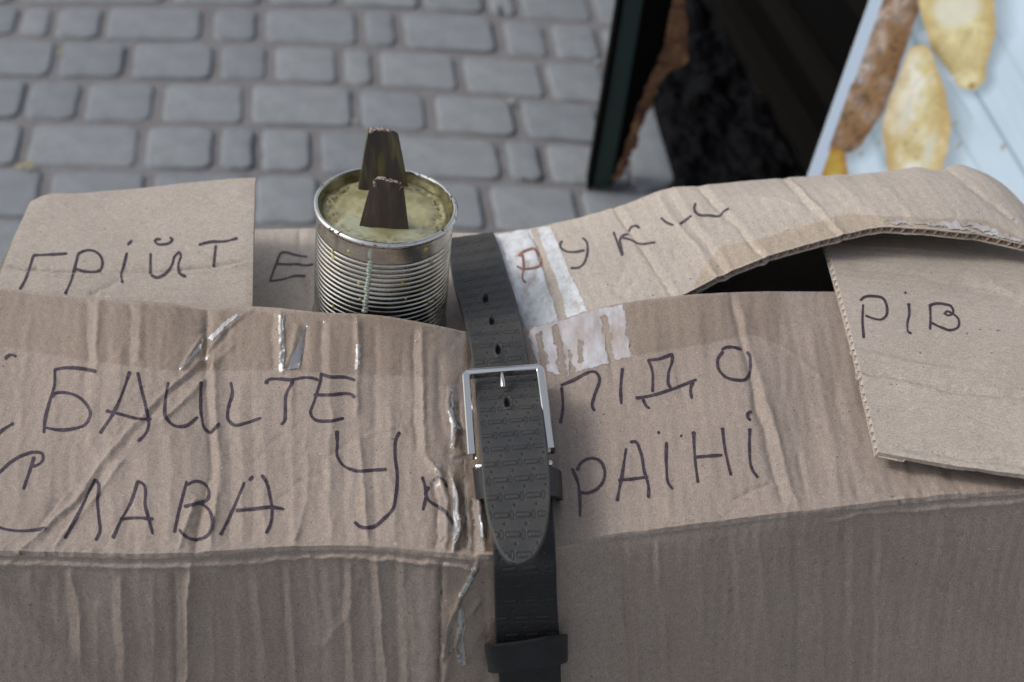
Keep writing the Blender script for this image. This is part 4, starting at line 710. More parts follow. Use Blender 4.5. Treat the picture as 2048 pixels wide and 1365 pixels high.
# cut faces and flour
def blob(cx, cy, rx, ry, rot, c, k=1, soft=.2, seed=0):
    global col
    ca, sa = math.cos(rot), math.sin(rot); X = (x - cx) * ca + (yv - cy) * sa; Y = -(x - cx) * sa + (yv - cy) * ca
    r = np.sqrt((X / rx) ** 2 + (Y / ry) ** 2) + .12 * fbm(x * .04, yv * .04, seed, 3); m = (np.clip((1 - r) / soft, 0, 1) * k)[..., None]; col = col * (1 - m) + np.array(lin(c)) * m
blob(1915, 10, 52, 56, .5, (228, 228, 208), .8, .3, 2); blob(1812, 230, 12, 60, .25, (222, 216, 198), .75, .5, 4); blob(1858, 300, 12, 48, .3, (220, 220, 206), .7, .5, 6); blob(1720, 160, 6, 9, 0, (170, 180, 195), .8, .4, 3); blob(1943, 172, 8, 8, 0, (150, 95, 45), .8, .4, 9)
blob(1912, 152, 18, 3, -.5, (215, 210, 190), .8, .4, 7)
for (cx, cy, rx, ry, rot) in ((1911, 247, 4, 6, 0), (1919, 290, 3, 12, .4), (2006, 294, 5, 8, 0), (1832, 262, 4, 5, 0), (1722, 308, 4, 7, 0), (1758, 285, 3, 10, 0), (1812, 288, 4, 5, 0), (1833, 315, 3, 5, 0), (1700, 282, 3, 5, .2)): blob(cx, cy, rx, ry, rot, (150, 130, 85), .7, .5, int(cx))
# white printed margin / bare edge down the left side
e = 1740 + (1444 - 1740) * (yv / 838); mrg = ((x - e) < 25 + 3 * np.sin(yv * .02)) ; col[mrg] = np.array(lin((190, 206, 222)))
m_print, t, b = M('printed_board', (.5, .5, .5), .45, 0, .3); at = nd(t, 'ShaderNodeVertexColor', layer_name='Col'); t.links.new(at.outputs[0], b.inputs['Base Color'])
m_wedge, t, b = M('white_board_edge', (.42, .47, .52), .6)
nP = np.cross(gp[0, -1] - gp[0, 0], gp[-1, 0] - gp[0, 0]); nP /= np.linalg.norm(nP)
if nP[1] > 0: nP = -nP
poster = mk('printed_panel', gp.reshape(-1, 3), gridf(NPV, NPU), m_print, board, col=col.reshape(-1, 3), smooth=False); poster['label'] = 'poster face printed with bread loaves and pale planks'
cor = [gp[0, 0], gp[0, -1], gp[-1, -1], gp[-1, 0]]; bkc = [c - nP * .014 for c in cor]; cor2 = [c - nP * .0004 for c in cor]
mk('panel_backing', cor2 + bkc, [(0, 3, 2, 1), (4, 5, 6, 7), (0, 4, 7, 3), (1, 2, 6, 5), (0, 1, 5, 4), (3, 7, 6, 2)], m_wedge, board, smooth=False)

def prism(name, front, back_off, mat, parent, label=None, sub=1, rag=0, seed=0):
    """front: list of 3D points; extruded by back_off"""
    f = [np.array(p, float) for p in front]; back_off = np.array(back_off, float); n = len(f)
    V = f + [p + back_off for p in f]; Fc = [tuple(range(n)), tuple(range(2 * n - 1, n - 1, -1))] + [(i, i + n, (i + 1) % n + n, (i + 1) % n) for i in range(n)]
    o = mk(name, V, Fc, mat, parent, smooth=False)
    if label: o['label'] = label
    return o
m_green, t, b = M('dark_green_paint', (.008, .030, .026), .4); ob = nd(t, 'ShaderNodeTexCoord').outputs['Object']; bump(t, b, noise(t, ob, 60, 3), .002, .4)
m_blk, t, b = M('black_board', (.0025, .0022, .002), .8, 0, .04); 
m_rail, t, b = M('shaded_wood_rail', (.006, .005, .0042), .85, 0, .05)  # rail tone lowered to stand in for the shade inside the board
m_torn, t, b = M('torn_fibreboard', (.13, .062, .03), .9); ob = nd(t, 'ShaderNodeTexCoord').outputs['Object']; f = noise(t, ob, 45, 5, .65)
t.links.new(ramp(t, f, [(.35, (.06, .025, .015)), (.55, (.19, .09, .042)), (.72, (.40, .24, .11))]), b.inputs['Base Color']); bump(t, b, f, .01, 1)
# rear leaf seen edge-on: strips standing side by side (photo outline, bottom on the ground at ~1.8 m)
def strip2(name, L_, R_, mat, dy=0, th=.02, rag=0, label=None, n=26, seed=1):
    """L_/R_ polylines (u,v) top->bottom; placed on the slightly leaning plane of the leaf"""
    def pl(u, v): 
        Yd = 1.80 - (388 - v) / 388 * .08 + dy; return PY(u, v, Yd)
    rs = random.Random(seed); V = []; rows_ = []
    for i in range(n + 1):
        v = L_[0][1] + (L_[-1][1] - L_[0][1]) * i / n; vr = R_[0][1] + (R_[-1][1] - R_[0][1]) * i / n
        ul = np.interp(v, [p[1] for p in L_], [p[0] for p in L_]); ur = np.interp(vr, [p[1] for p in R_], [p[0] for p in R_])
        ur += rs.uniform(-1, 1) * rag; ul += rs.uniform(-1, 1) * rag * .4; rows_.append((pl(ul, v), pl((ul + ur) / 2, (v + vr) / 2) + np.array([0, -.003 * rs.random() * (rag > 0), 0]), pl(ur, vr)))
    g = np.array(rows_); o = shell(name, g, th, mat, board, coarse=1); 
    if label: o['label'] = label
    return o
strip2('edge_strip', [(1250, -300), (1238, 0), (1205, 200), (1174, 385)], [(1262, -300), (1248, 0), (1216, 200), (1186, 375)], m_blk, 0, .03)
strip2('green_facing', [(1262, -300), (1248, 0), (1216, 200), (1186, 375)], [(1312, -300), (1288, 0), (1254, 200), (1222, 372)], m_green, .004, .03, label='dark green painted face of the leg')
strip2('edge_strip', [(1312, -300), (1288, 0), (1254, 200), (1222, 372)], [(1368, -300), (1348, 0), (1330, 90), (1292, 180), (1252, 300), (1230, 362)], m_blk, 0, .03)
strip2('torn_edge', [(1350, -120), (1344, 0), (1328, 90), (1315, 130), (1290, 180), (1272, 230), (1250, 300), (1225, 362)], [(1372, -120), (1366, 0), (1377, 60), (1372, 128), (1328, 150), (1312, 190), (1296, 230), (1264, 310), (1245, 350)], m_torn, -.004, .02, rag=6, n=60, label='ragged brown torn fibreboard edge')
# inner leaf, blackened to stand in for the shade inside: on the ground along a line running away to the left
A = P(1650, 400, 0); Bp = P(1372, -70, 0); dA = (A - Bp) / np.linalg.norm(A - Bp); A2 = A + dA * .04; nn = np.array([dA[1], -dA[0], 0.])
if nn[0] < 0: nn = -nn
prism('inner_leaf', [Bp + nn * .02, A2 + nn * .02, A2 + nn * .02 + [0, 0, .55], Bp + nn * .02 + [0, 0, .55]], nn * .012, m_blk, board, 'inner leaf of the board, blackened for the shade inside')
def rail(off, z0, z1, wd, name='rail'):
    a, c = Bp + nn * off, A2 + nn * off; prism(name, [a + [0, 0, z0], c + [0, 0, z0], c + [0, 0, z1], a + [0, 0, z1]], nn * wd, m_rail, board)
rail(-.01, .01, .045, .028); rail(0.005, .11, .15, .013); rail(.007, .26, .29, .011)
# near-black ground patch: the shade inside the board put into its colour
m_dark_ground, t, b = M('shaded_ground_black', (.0022, .0022, .0028), .5, 0, .045); ob = nd(t, 'ShaderNodeTexCoord').outputs['Object']; bump(t, b, noise(t, ob, 30, 5, .6), .02, .9)
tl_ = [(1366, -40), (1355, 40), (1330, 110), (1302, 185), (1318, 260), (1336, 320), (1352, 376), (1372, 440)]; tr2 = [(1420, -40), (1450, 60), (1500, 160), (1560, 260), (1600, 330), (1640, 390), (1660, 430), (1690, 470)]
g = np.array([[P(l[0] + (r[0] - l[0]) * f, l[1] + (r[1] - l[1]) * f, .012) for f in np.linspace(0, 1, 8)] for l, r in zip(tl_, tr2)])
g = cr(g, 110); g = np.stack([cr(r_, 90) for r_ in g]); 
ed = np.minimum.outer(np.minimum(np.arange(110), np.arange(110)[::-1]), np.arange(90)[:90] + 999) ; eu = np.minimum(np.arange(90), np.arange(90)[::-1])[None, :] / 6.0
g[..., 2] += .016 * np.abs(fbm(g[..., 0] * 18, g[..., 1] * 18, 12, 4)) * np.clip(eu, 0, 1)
ground_patch_obj = shell('dark_ground_patch', g, .002, m_dark_ground, None, coarse=3); tag(ground_patch_obj, 'crumpled near-black patch standing in for the shaded ground between the legs of the sandwich board', 'ground patch')

# added black fill that stands in for the shade in the gap between the flaps
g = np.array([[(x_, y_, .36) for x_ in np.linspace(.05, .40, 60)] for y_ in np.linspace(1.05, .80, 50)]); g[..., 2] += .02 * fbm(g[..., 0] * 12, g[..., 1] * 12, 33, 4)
o = shell('box_dark_fill', g, .05, m_box_dark, None, coarse=3); tag(o, 'added black fill for the shade inside the box, seen in the gap between the flaps', 'dark fill')

# ------------------------------------------------------------------ tin with wax (trench candle)
m_tin, t, b = M('tin_plate', (.62, .61, .58), .2, 1.0); ob = nd(t, 'ShaderNodeTexCoord').outputs['Object']
f = noise(t, ob, 120, 4); t.links.new(ramp(t, f, [(.3, .16), (.7, .34)]), b.inputs['Roughness']); f2 = noise(t, mapped(t, ob, (1, 1, 2.5)), 35, 4)
t.links.new(ramp(t, f2, [(.3, (.36, .345, .30)), (.6, (.56, .545, .50))]), b.inputs['Base Color'])
m_rim, t, b = M('tin_rim', (.58, .57, .53), .22, 1.0); ob = nd(t, 'ShaderNodeTexCoord').outputs['Object']; f = noise(t, ob, 170, 3)
t.links.new(ramp(t, f, [(.56, (.66, .65, .62)), (.66, (.10, .07, .05))]), b.inputs['Base Color']); t.links.new(ramp(t, f, [(.55, .2), (.66, .8)]), b.inputs['Roughness'])
m_tin_in, t, b = M('tin_inside', (.34, .28, .14), .3, .6); ob = nd(t, 'ShaderNodeTexCoord').outputs['Object']; f = noise(t, ob, 60, 4)
t.links.new(ramp(t, f, [(.35, (.07, .05, .02)), (.6, (.36, .33, .17))]), b.inputs['Base Color'])
m_wax, t, b = M('yellow_wax', (.36, .33, .19), .13, 0, .5); ob = nd(t, 'ShaderNodeTexCoord').outputs['Object']
b.inputs['Subsurface Weight'].default_value = .25; b.inputs['Subsurface Radius'].default_value = (.006, .005, .002); b.inputs['Subsurface Scale'].default_value = .6
at = nd(t, 'ShaderNodeVertexColor', layer_name='Col'); f = noise(t, ob, 52, 2, .5)
t.links.new(mixc(t, ramp(t, f, [(.45, 0.0), (.70, .7)]), at.outputs[0], (.20, .165, .06)), b.inputs['Base Color']); bump(t, b, noise(t, ob, 110, 2), .0012, .6)
m_drip = M('pale_wax_drip', (.36, .40, .33), .25)[0]; m_drop = M('yellow_wax_drop', (.40, .36, .09), .2)[0]
RC = P(772, 408, .508); Hc, Rb = .106, .0492
lean = math.radians(5.5); ax_ = Vector((math.sin(lean), .0, math.cos(lean)))
rot = Vector((0, 0, 1)).rotation_difference(ax_).to_matrix(); ori = Vector(RC) - ax_ * Hc
tin = empty('candle_tin', tuple(ori), 'ribbed tin can filled with yellowish wax and two brown wicks, standing on the box', 'candle tin')
def CT(p): return tuple(ori + rot @ Vector(p))
def lathe(name, prof, mat, n=168, parent=tin, wob=None):
    V = []
    for (r, z) in prof:
        for j in range(n):
            a = 6.28318 * j / n; rr = r + (wob(a, z) if wob else 0); V.append(CT((rr * math.cos(a), rr * math.sin(a), z)))
    m = len(prof); i = np.arange(m - 1)[:, None] * n; j = np.arange(n)[None]; jj = (j + 1) % n
    Fc = np.stack([i + j, i + jj, i + n + jj, i + n + j], -1).reshape(-1, 4); return mk(name, V, Fc, mat, parent)
prof = [(.001, .0005), (.040, .0005), (Rb, .0005), (Rb + .0012, .002), (Rb + .0012, .005), (Rb, .0065)]
z = .0125
while z < .0885:
    ph = (z - .0125) / .0040; prof.append((Rb - .0009 + .0009 * abs(math.cos(math.pi * ph)) ** .55 * 1.0, z)); z += .0040 / 10
prof += [(Rb, .0895), (Rb, .0905), (Rb, .1015)]
lathe('tin_body', prof, m_tin, wob=lambda a, z: .00025 * math.sin(3 * a + z * 60) + .00012 * math.sin(11 * a + 90 * z))
lathe('rim', [(Rb + .0002, .1012), (Rb + .0016, .1018), (Rb + .0024, .1032), (Rb + .0023, .1048), (Rb + .0012, .1059), (Rb - .0002, .1060), (Rb - .0010, .1052), (Rb - .0011, .1040)], m_rim, wob=lambda a, z: .00015 * math.sin(9 * a))
lathe('inner_wall', [(Rb - .0011, .1042), (Rb - .0012, .100), (Rb - .0030, .0985), (Rb - .0034, .090)], m_tin_in)
# wax surface
n1, n2 = 70, 200; V = []; cols = []
for i in range(n1):
    r = (Rb - .0034) * (i / (n1 - 1)) ** .8 + .0002
    for j in range(n2):
        a = 6.28318 * j / n2; X, Y = r * math.cos(a), r * math.sin(a); rn = r / (Rb - .0034)
        h = .0011 * float(fbm(np.array(X * 70.), np.array(Y * 70.), 5, 3)); 
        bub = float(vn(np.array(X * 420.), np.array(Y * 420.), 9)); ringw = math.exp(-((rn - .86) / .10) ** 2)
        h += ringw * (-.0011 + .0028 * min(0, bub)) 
        h += -.0022 * math.exp(-((rn - 1.0) / .05) ** 2)
        # a second, smoother pour lies over the near half with a raised edge
        d = (Y + .004) + 18 * X * X * (1 + .3 * math.sin(X * 300)) - .003 * math.sin(X * 190 + 1) - .0012 * math.sin(X * 520); pour = 1 / (1 + math.exp(min(50, max(-50, d / .0007)))) if rn < .97 else 0
        h = h * (1 - .75 * pour) + .0016 * pour
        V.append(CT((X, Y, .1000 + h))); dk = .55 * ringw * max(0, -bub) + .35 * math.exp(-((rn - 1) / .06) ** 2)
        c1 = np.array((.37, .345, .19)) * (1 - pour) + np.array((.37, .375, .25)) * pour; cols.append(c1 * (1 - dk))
i = np.arange(n1 - 1)[:, None] * n2; j = np.arange(n2)[None]; jj = (j + 1) % n2
mk('wax', V, np.stack([i + j, i + n2 + j, i + n2 + jj, i + jj], -1).reshape(-1, 4), m_wax, tin, col=np.array(cols))
# wicks: curved strips of thick brown card
def wickmat(name, base, streak):
    m, t, b = M(name, base, .42, 0, .5); ob = nd(t, 'ShaderNodeTexCoord').outputs['Object']; f = noise(t, mapped(t, ob, (1, 1, .12)), 170, 3, .6)
    t.links.new(mixc(t, ramp(t, f, [(.48, 0.0), (.72, .8)]), base, streak), b.inputs['Base Color']); bump(t, b, f, .0015, .6); return m
m_w1 = wickmat('wick_waxed', (.050, .040, .044), (.17, .15, .035)); m_w2 = wickmat('wick_brown', (.050, .036, .028), (.085, .06, .042))
m_wedge2, t, b = M('wick_torn_edge', (.13, .07, .05), .8); ob = nd(t, 'ShaderNodeTexCoord').outputs['Object']; t.links.new(ramp(t, noise(t, ob, 500, 3), [(.4, (.10, .045, .03)), (.6, (.42, .36, .32))]), b.inputs['Base Color'])
def wick(tl, tr, bl, br, Yb, lean_, mat, bulge, th, label, turn=0):
    n, m = 22, 26; gg = np.zeros((m, n, 3)); rs = random.Random(int(tl[0]))
    for i in range(m):
        f = i / (m - 1); L0 = (tl[0] + (bl[0] - tl[0]) * f ** .9, tl[1] + (bl[1] - tl[1]) * f); R0 = (tr[0] + (br[0] - tr[0]) * f ** .9, tr[1] + (br[1] - tr[1]) * f)
        for j in range(n):
            s = j / (n - 1); u = L0[0] + (R0[0] - L0[0]) * s; v = L0[1] + (R0[1] - L0[1]) * s; Yd = Yb + lean_ * (1 - f) - bulge * math.sin(math.pi * s) + bulge + turn * (s - .5) + .0006 * float(vn(np.array(s * 5.), np.array(f * 4.), 3))
            q = PY(u, v, Yd); 
            if i == 0: q = q + np.array([0, 0, rs.uniform(-.0008, .0006) - .0016 * abs(2 * s - 1) ** 6])
            gg[i, j] = q
    o = shell('wick', gg, -th if False else th, mat, tin, coarse=1); o['label'] = label
    # torn top edge
    N = normals(gg); E = gg[0] + np.array([0, 0, .0004]); Bq = E - N[0] * th; V = list(E) + list(Bq) + [p + np.array([0, 0, -.0012]) for p in Bq] + [p + np.array([0, 0, -.0012]) for p in E]
    q = []
    for a in range(n - 1): q += [(a, a + 1, n + a + 1, n + a), (n + a, n + a + 1, 2 * n + a + 1, 2 * n + a), (3 * n + a, 3 * n + a + 1, a + 1, a)]
    mk('torn_edge', V, q, m_wedge2, o)
wY = float(P(770, 375, .503)[1]); wick((738, 262), (795, 264), (716, 384), (818, 384), wY, .003, m_w1, .002, .0048, 'taller rear wick streaked with greenish wax', turn=.010)
wY2 = float(P(768, 462, .502)[1]); wick((746, 357), (806, 369), (716, 462), (819, 470), wY2, .004, m_w2, .0015, .0042, 'shorter front wick of plain dark brown card')
# wax drips down the side
def ontin(u, v):
    d = Vector(dirv(u, v)); inv = rot.transposed(); o_ = inv @ (C0 - ori); dd_ = inv @ d; A_ = dd_.x**2 + dd_.y**2; B_ = 2 * (o_.x * dd_.x + o_.y * dd_.y); C_ = o_.x**2 + o_.y**2 - (Rb + .0001)**2
    t_ = (-B_ - math.sqrt(max(0, B_ * B_ - 4 * A_ * C_))) / (2 * A_); return o_ + dd_ * t_
def drop(u, v, a, b_, mat, th=.0007, name='wax_drop'):
    c = ontin(u, v); ang = math.atan2(c.y, c.x); V = []; n, m = 12, 5
    for i in range(m):
        ph = i / (m - 1) * math.pi / 2
        for j in range(n):
            q = 6.283 * j / n; rr = math.sin(ph + .001); da = a * rr * math.cos(q) / Rb; dz = b_ * rr * math.sin(q); r_ = Rb - .0004 + th * math.cos(ph); V.append(CT((r_ * math.cos(ang + da), r_ * math.sin(ang + da), c.z + dz)))
    mk(name, V, [(i * n + j, (i + 1) * n + j, (i + 1) * n + (j + 1) % n, i * n + (j + 1) % n) for i in range(m - 1) for j in range(n)], mat, tin)
rs = random.Random(5)
drop(741, 508, .0022, .0062, m_drip, .0010, 'wax_drip')
vq = 525
while vq < 626: drop(740 - (vq - 525) * .11 + rs.uniform(-1, 1), vq, .0020 + rs.uniform(-.0004, .0005), .0017, m_drip, .0010, 'wax_drip'); vq += 6.2
for (u, v, s) in ((664, 504, .0016), (665, 516, .0019), (697, 504, .0015), (792, 515, .0020), (852, 500, .0022), (864, 525, .0021), (806, 569, .0017), (717, 568, .0012), (666, 612, .0019), (858, 603, .0022), (871, 597, .0017), (653, 452, .0016), (876, 590, .0015), (812, 598, .0010), (720, 600, .0011), (838, 580, .0010)): drop(u, v, s, s * 1.05, m_drop)
# embossed figures on the upper band
m_emb = M('embossed_figure', (.40, .38, .35), .35, 1)[0]
def figure(strokes, u0, v0):
    V, Fc = [], []
    for s in strokes:
        for (a, b2) in zip(s, s[1:]):
            p0 = ontin(u0 + a[0], v0 + a[1]); p1 = ontin(u0 + b2[0], v0 + b2[1]); dr = (p1 - p0).normalized(); nr = Vector((p0.x, p0.y, 0)).normalized(); sd_ = dr.cross(nr) * .00022; k0 = len(V)
            for q in (p0, p1):
                for o_ in (sd_, -sd_): V.append(CT(q + nr * .0002 + o_))
            Fc.append((k0, k0 + 1, k0 + 3, k0 + 2))
    mk('embossed_figure', V, Fc, m_emb, tin, smooth=False)
figure([[(0, 0), (4, 2), (1, 5), (5, 8), (1, 10)]], 636, 449); figure([[(1, 0), (1, 11)]], 642, 454); figure([[(6, 1), (1, 0), (1, 5), (5, 6), (4, 11), (0, 10)]], 644, 457)

# ------------------------------------------------------------------ belt
m_leather, t, b = M('dark_leather', (.03, .03, .03), .6, 0, .35); ob = nd(t, 'ShaderNodeTexCoord').outputs['Object']
f = noise(t, ob, 35, 4); f2 = noise(t, ob, 600, 3, .6); msk = nd(t, 'ShaderNodeAttribute', attribute_name='mask').outputs['Fac']
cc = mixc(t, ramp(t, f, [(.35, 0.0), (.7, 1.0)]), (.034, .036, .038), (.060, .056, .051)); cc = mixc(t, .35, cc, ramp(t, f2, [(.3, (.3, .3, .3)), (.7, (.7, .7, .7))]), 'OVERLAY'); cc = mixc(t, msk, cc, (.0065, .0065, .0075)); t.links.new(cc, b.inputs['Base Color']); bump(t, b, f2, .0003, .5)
m_leather2, t, b = M('black_leather', (.014, .0145, .016), .42, 0, .4); ob = nd(t, 'ShaderNodeTexCoord').outputs['Object']
f = noise(t, ob, 60, 4); f2 = noise(t, ob, 300, 2, .6); cc = mixc(t, ramp(t, f, [(.35, 0.0), (.75, 1.0)]), (.0055, .006, .007), (.015, .018, .020)); cc = mixc(t, ramp(t, f2, [(.72, 0.0), (.78, .7)]), cc, (.09, .11, .12)); t.links.new(cc, b.inputs['Base Color']); bump(t, b, noise(t, ob, 600, 3), .0003, .5)
m_chrome = M('chrome', (.68, .67, .65), .14, 1)[0]; m_hole = M('hole_shadow_leather', (.012, .009, .008), .9)[0]
belt = empty('leather_belt', tuple(P(1030, 1100, .43)), 'black patterned leather belt with a square chrome buckle strapped over the cardboard box', 'belt')
def emboss(s, t_):
    """s across, t_ along in mm -> (height mm, groove mask)"""
    row = 14.5; t_ = t_ + .06 * s; r = np.floor(t_ / row); ft = (t_ - r * row) / 1.318; off = (r % 2) * 6.5; c = (s + off) / 13.0; fc = (c - np.floor(c)) * 13.0
    def box_(cx, cy, hw, hh, rad=.8): 
        qx = np.abs(fc - cx) - hw + rad; qy = np.abs(ft - cy) - hh + rad; return np.sqrt(np.maximum(qx, 0)**2 + np.maximum(qy, 0)**2) + np.minimum(np.maximum(qx, qy), 0) - rad
    d = box_(5.0, 3.2, 4.3, 1.35); g1 = np.exp(-(d / .5) ** 2); d2 = box_(11.2, 3.2, .8, 2.3, .6); g2 = np.exp(-(d2 / .45) ** 2)
    dot = np.exp(-(((fc - 6.5) ** 2 + (ft - 8.3) ** 2) / .55)); dg = np.maximum(0, np.sin((fc + ft) * 3.4)) ** 6 * (ft > 5.4) * (np.abs(fc - 6.5) > 1.4); dg2 = np.maximum(0, np.sin((fc - ft) * 3.4)) ** 6 * (ft > 5.4) * (np.abs(fc - 6.5) > 3.2)
    g = np.clip(g1 + g2 * .9 + dot * 1.6 + .35 * np.maximum(dg, dg2), 0, 1.6); raised = .16 * (d < 0)
    return raised - .40 * g, np.clip(g, 0, 1)
def strap(name, rows_, th, mat, parent, nt, ns=84, holes=(), amp=1.0, dome=.0008, label=None, tdir=None):
    A = np.array([[pt(r[0]) if not isinstance(r[0], np.ndarray) else r[0], pt(r[1]) if not isinstance(r[1], np.ndarray) else r[1]] for r in rows_])
    Cc = cr(A, nt); s = np.linspace(0, 1, ns)[None, :, None]; g = Cc[:, :1] * (1 - s) + Cc[:, 1:] * s
    N = normals(g); wmm = np.linalg.norm(Cc[:, 1] - Cc[:, 0], axis=1) * 1000; wref = np.max(wmm)
    mid = (Cc[:, 0] + Cc[:, 1]) / 2; tl2 = np.concatenate([[0], np.cumsum(np.linalg.norm(np.diff(mid, axis=0), axis=1))]) * 1000
    ssn = (s[0, :, 0] - .5)[None] * np.minimum(wmm, 41)[:, None]; h, gm = emboss(ssn + 60, tl2[:, None] + 0 * ssn)
    edge = np.minimum(s[0, :, 0], 1 - s[0, :, 0])[None] * wmm[:, None]; er = np.clip(edge / 1.6, 0, 1); er = np.sqrt(1 - (1 - er) ** 2); em = np.clip((edge - 1.2) / 1.2, 0, 1)
    H_ = h * amp * em * .001 + dome * er; U_, V_ = proj(g); mask = gm * .6 * em * amp
    for (hu, hv, a_, b_) in holes:
        d = np.sqrt(((U_ - hu) / a_) ** 2 + ((V_ - hv) / b_) ** 2); k_ = np.clip((1.15 - d) / .3, 0, 1); H_ = H_ * (1 - k_) - .0026 * k_; mask = np.maximum(mask, k_); H_ += .0005 * np.exp(-((d - 1.5) / .3) ** 2)
    g = g + N * H_[..., None]
    nv, nu = g.shape[:2]; o = shell(name, g, th, mat, parent, coarse=5, N=N)
    me = o.data; a = me.attributes.new('mask', 'FLOAT', 'POINT'); arr = np.zeros(len(me.vertices)); arr[:nv * nu] = mask.ravel(); a.data.foreach_set('value', arr)
    if label: o['label'] = label
    return o, g
fy = lambda u, v: None
def fpan(u, v, off=.004):   # a point in front of the front panel
    h = hit(['panel'], u, v); p = h[0] if h else Vector(PY(u, v, .71)); return np.array([p.x, p.y - off, p.z])
def frow(ul, vl, ur, vr, off=.004):
    a, c = fpan(ul, vl, 0), fpan(ur, vr, 0); yy = min(a[1], c[1]) - off; return (PY(ul, vl, yy), PY(ur, vr, yy))
bb = P(897, 468, .412), P(986, 462, .412)
behind = [(np.array([p[0], p[1] + .012, z_]) , np.array([q[0], q[1] + .012, z_])) for (p, q), z_ in (((bb[0], bb[1]), .25), ((bb[0], bb[1]), .39))]
rw = [behind[0], behind[1], ((896, 480, .4150), (987, 467, .4150)), ((899, 520, .4160), (1002, 506, .4180)), ((908, 570, .4220), (1017, 553, .4250)), ((922, 620, .4330), (1033, 603, .4340)), ((932, 655, .4440), (1042, 645, .4440)), ((940, 690, .4460), (1052, 690, .4460)), ((947, 745, .4430), (1060, 735, .4430)), ((955, 830, .4390), (1080, 825, .4390)), ((968, 930, .4380), (1096, 925, .4380)), ((980, 1020, .4385), (1106, 1015, .4385)), ((985, 1085, .4390), (1110, 1075, .4390)),
 frow(987, 1130, 1112, 1125, .0065), frow(989, 1200, 1114, 1200, .006), frow(992, 1300, 1120, 1300, .006), frow(999, 1365, 1122, 1365, .006)]
lastl, lastr = rw[-1]; rw.append((lastl + [0, -.004, -.08], lastr + [0, -.004, -.08])); rw.append((lastl + [0.002, -.004, -.22], lastr + [0.002, -.004, -.22]))
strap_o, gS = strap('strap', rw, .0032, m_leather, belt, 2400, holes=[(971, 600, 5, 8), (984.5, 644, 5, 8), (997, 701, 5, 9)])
# split off darker lower length: same leather, but coloured darker below the buckle -> colour by mask
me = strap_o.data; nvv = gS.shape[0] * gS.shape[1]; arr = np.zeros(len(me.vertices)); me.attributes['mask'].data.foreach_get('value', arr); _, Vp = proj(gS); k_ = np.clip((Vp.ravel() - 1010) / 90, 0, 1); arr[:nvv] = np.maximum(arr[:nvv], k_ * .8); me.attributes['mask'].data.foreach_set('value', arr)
tipr = [((949, 740, 0.4520), (1070, 728, 0.4520)), ((950, 758, 0.4540), (1076, 752, 0.4540)), ((952, 790, 0.4595), (1081, 786, 0.4595)), ((957, 865, 0.4655), (1090, 858, 0.4655)), ((963, 930, 0.4675), (1098, 925, 0.4675)), ((967, 980, 0.4670), (1101, 975, 0.4670)), ((974, 1030, 0.4650), (1098, 1030, 0.4650)), ((984, 1065, 0.4630), (1091, 1068, 0.4630)), ((996, 1096, 0.4610), (1079, 1096, 0.4610)), ((1010, 1116, 0.4595), (1065, 1116, 0.4595)), ((1022, 1125, 0.4590), (1051, 1125, 0.4590)), ((1034, 1129, 0.4585), (1038, 1129, 0.4585))]
tip_o, gT = strap('strap_tip', tipr, .0032, m_leather, belt, 560, holes=[(1015, 807, 5.5, 9)], amp=1.15, label='pointed free end of the belt lying over the buckle')
# buckle frame: a bent bar of rectangular section
def barloop(name, pts, closed, w, h, mat, parent, sub=5, label=None):
    Pn_ = [np.array(p, float) for p in pts]; n = len(Pn_); path = []
    R_ = .0035
    for i in range(n):
        if not closed and i in (0, n - 1): path.append(Pn_[i]); continue
        a, b2, c = Pn_[i - 1], Pn_[i], Pn_[(i + 1) % n]; u1 = (a - b2) / np.linalg.norm(a - b2); u2 = (c - b2) / np.linalg.norm(c - b2)
        for f in np.linspace(0, 1, sub): path.append(b2 + u1 * R_ * (1 - f) ** 2 + u2 * R_ * f ** 2)
    path = np.array(path); m = len(path); up = np.cross(Pn_[1] - Pn_[0], Pn_[2] - Pn_[1]) if n > 2 else np.array([0, 0, 1.]); up = up / np.linalg.norm(up)
    if up[2] < 0: up = -up
    bev = .0007; sec = [(-w/2 + bev, -h/2), (w/2 - bev, -h/2), (w/2, -h/2 + bev), (w/2, h/2 - bev), (w/2 - bev, h/2), (-w/2 + bev, h/2), (-w/2, h/2 - bev), (-w/2, -h/2 + bev)]; V = []; 
    for i in range(m):
        T_ = (path[(i + 1) % m] - path[i - 1]) if (closed or 0 < i < m - 1) else (path[1] - path[0] if i == 0 else path[-1] - path[-2]); T_ = T_ / np.linalg.norm(T_); S_ = np.cross(T_, up); S_ /= np.linalg.norm(S_)
        for (x_, y_) in sec: V.append(path[i] + S_ * x_ + up * y_)
    k = len(sec); Fc = []
    for i in range(m if closed else m - 1):
        for j in range(k): Fc.append((i * k + j, i * k + (j + 1) % k, ((i + 1) % m) * k + (j + 1) % k, ((i + 1) % m) * k + j))
    if not closed: Fc += [tuple(range(k))[::-1], tuple(range((m - 1) * k, m * k))]
    return mk(name, V, Fc, mat, parent, smooth=False)
TLb, TRb, BRb, BLb = P(932, 749, .4640), P(1080, 738, .4640), P(1102, 902, .4580), P(944, 914, .4580)
tb = barloop('buckle_top_bar', [P(934, 744, .4660), P(1006, 739, .4664), P(1078, 733, .4660)], False, .0050, .0030, m_chrome, belt); bf = barloop('buckle_frame', [BLb, TLb, TRb, BRb], False, .0052, .0058, m_chrome, belt)
barloop('buckle_bar', [P(948, 932, .4540), P(1024, 927, .4540), P(1104, 927, .4540)], False, .0035, .0035, m_chrome, belt) if False else None
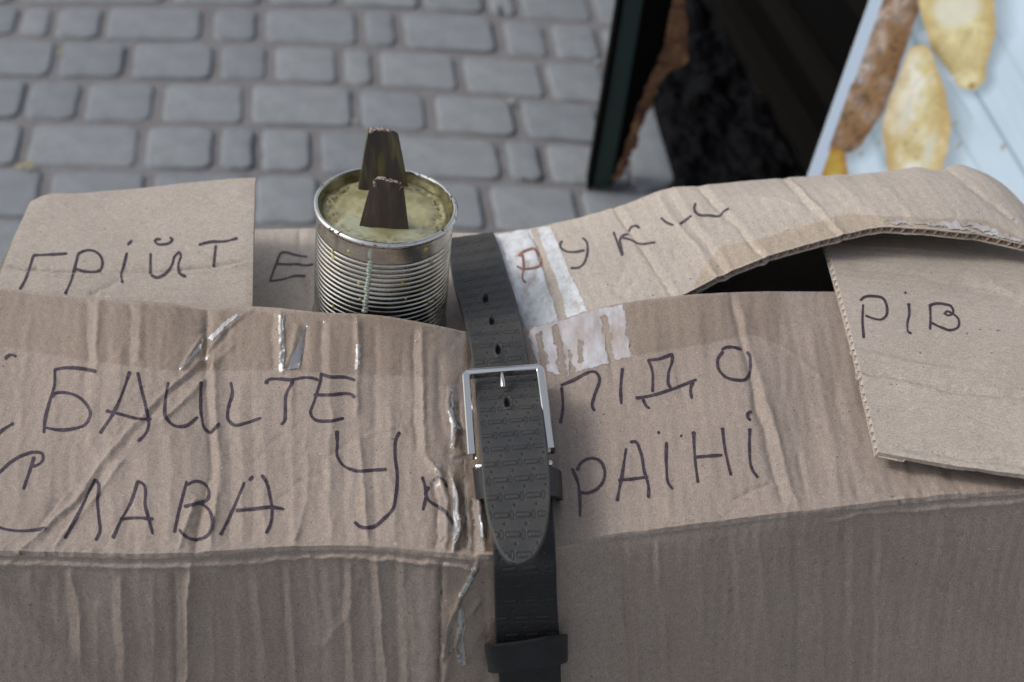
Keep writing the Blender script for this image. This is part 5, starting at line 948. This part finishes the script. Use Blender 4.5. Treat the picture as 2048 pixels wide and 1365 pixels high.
def tube(name, a, c, r, mat, parent, n=14):
    a = np.array(a); c = np.array(c); d = (c - a) / np.linalg.norm(c - a); u_ = np.cross(d, [0, 0, 1.]); u_ /= np.linalg.norm(u_); w_ = np.cross(d, u_); V = []
    for p, rr in ((a, r * .6), (a + d * r * .4, r), (c - d * r * .4, r), (c, r * .6)):
        for j in range(n): q = 6.283 * j / n; V.append(p + (u_ * math.cos(q) + w_ * math.sin(q)) * rr)
    Fc = [(i * n + j, i * n + (j + 1) % n, (i + 1) * n + (j + 1) % n, (i + 1) * n + j) for i in range(3) for j in range(n)] + [tuple(range(n))[::-1], tuple(range(3 * n, 4 * n))]
    return mk(name, V, Fc, mat, parent)
tube('buckle_bar', P(950, 934, .4520), P(1105, 927, .4520), .0020, m_chrome, belt)
tube('prong', P(1004, 746, .4655), P(1006, 776, .4640), .0017, m_chrome, belt)
# keeper loops
def loop(rows_, name, label):
    """rows_: list across of (top px+pos, bottom) 3D pairs"""
    g = np.array(rows_); g = np.stack([cr(g[:, 0], 60), cr(g[:, 1], 60)]); g = np.stack([g[0] + (g[1] - g[0]) * f for f in np.linspace(0, 1, 10)]); o = shell(name, g, .0022, m_leather2, belt, coarse=2); o['label'] = label; return o
loop([(P(952, 940, 0.4300), P(958, 1000, 0.4290)), (P(945, 938, 0.4390), (P(952, 1000, 0.4380))), (P(955, 934, 0.4520), P(966, 996, 0.4510)), (P(1030, 934, 0.4550), P(1036, 996, 0.4540)), (P(1102, 934, 0.4520), P(1108, 992, 0.4510)), (P(1123, 944, 0.4390), P(1126, 1000, 0.4380)), (P(1116, 948, 0.4290), P(1120, 1002, 0.4280))], 'keeper_loop', 'keeper loop partly hidden under the belt tip')
ys = fpan(1050, 1310, .0)[1] - .006
loop([(PY(978, 1290, ys + .010), PY(984, 1338, ys + .010)), (PY(968, 1291, ys + .001), PY(976, 1343, ys + .001)), (PY(976, 1294, ys - .0075), PY(986, 1347, ys - .0075)), (PY(1050, 1286, ys - .0100), PY(1056, 1340, ys - .0100)), (PY(1118, 1273, ys - .0075), PY(1120, 1330, ys - .0075)), (PY(1136, 1270, ys + .003), PY(1136, 1322, ys + .003)), (PY(1130, 1268, ys + .010), PY(1130, 1318, ys + .010))], 'keeper_loop', 'lower keeper loop near the bottom of the picture')
print('stones', nst)
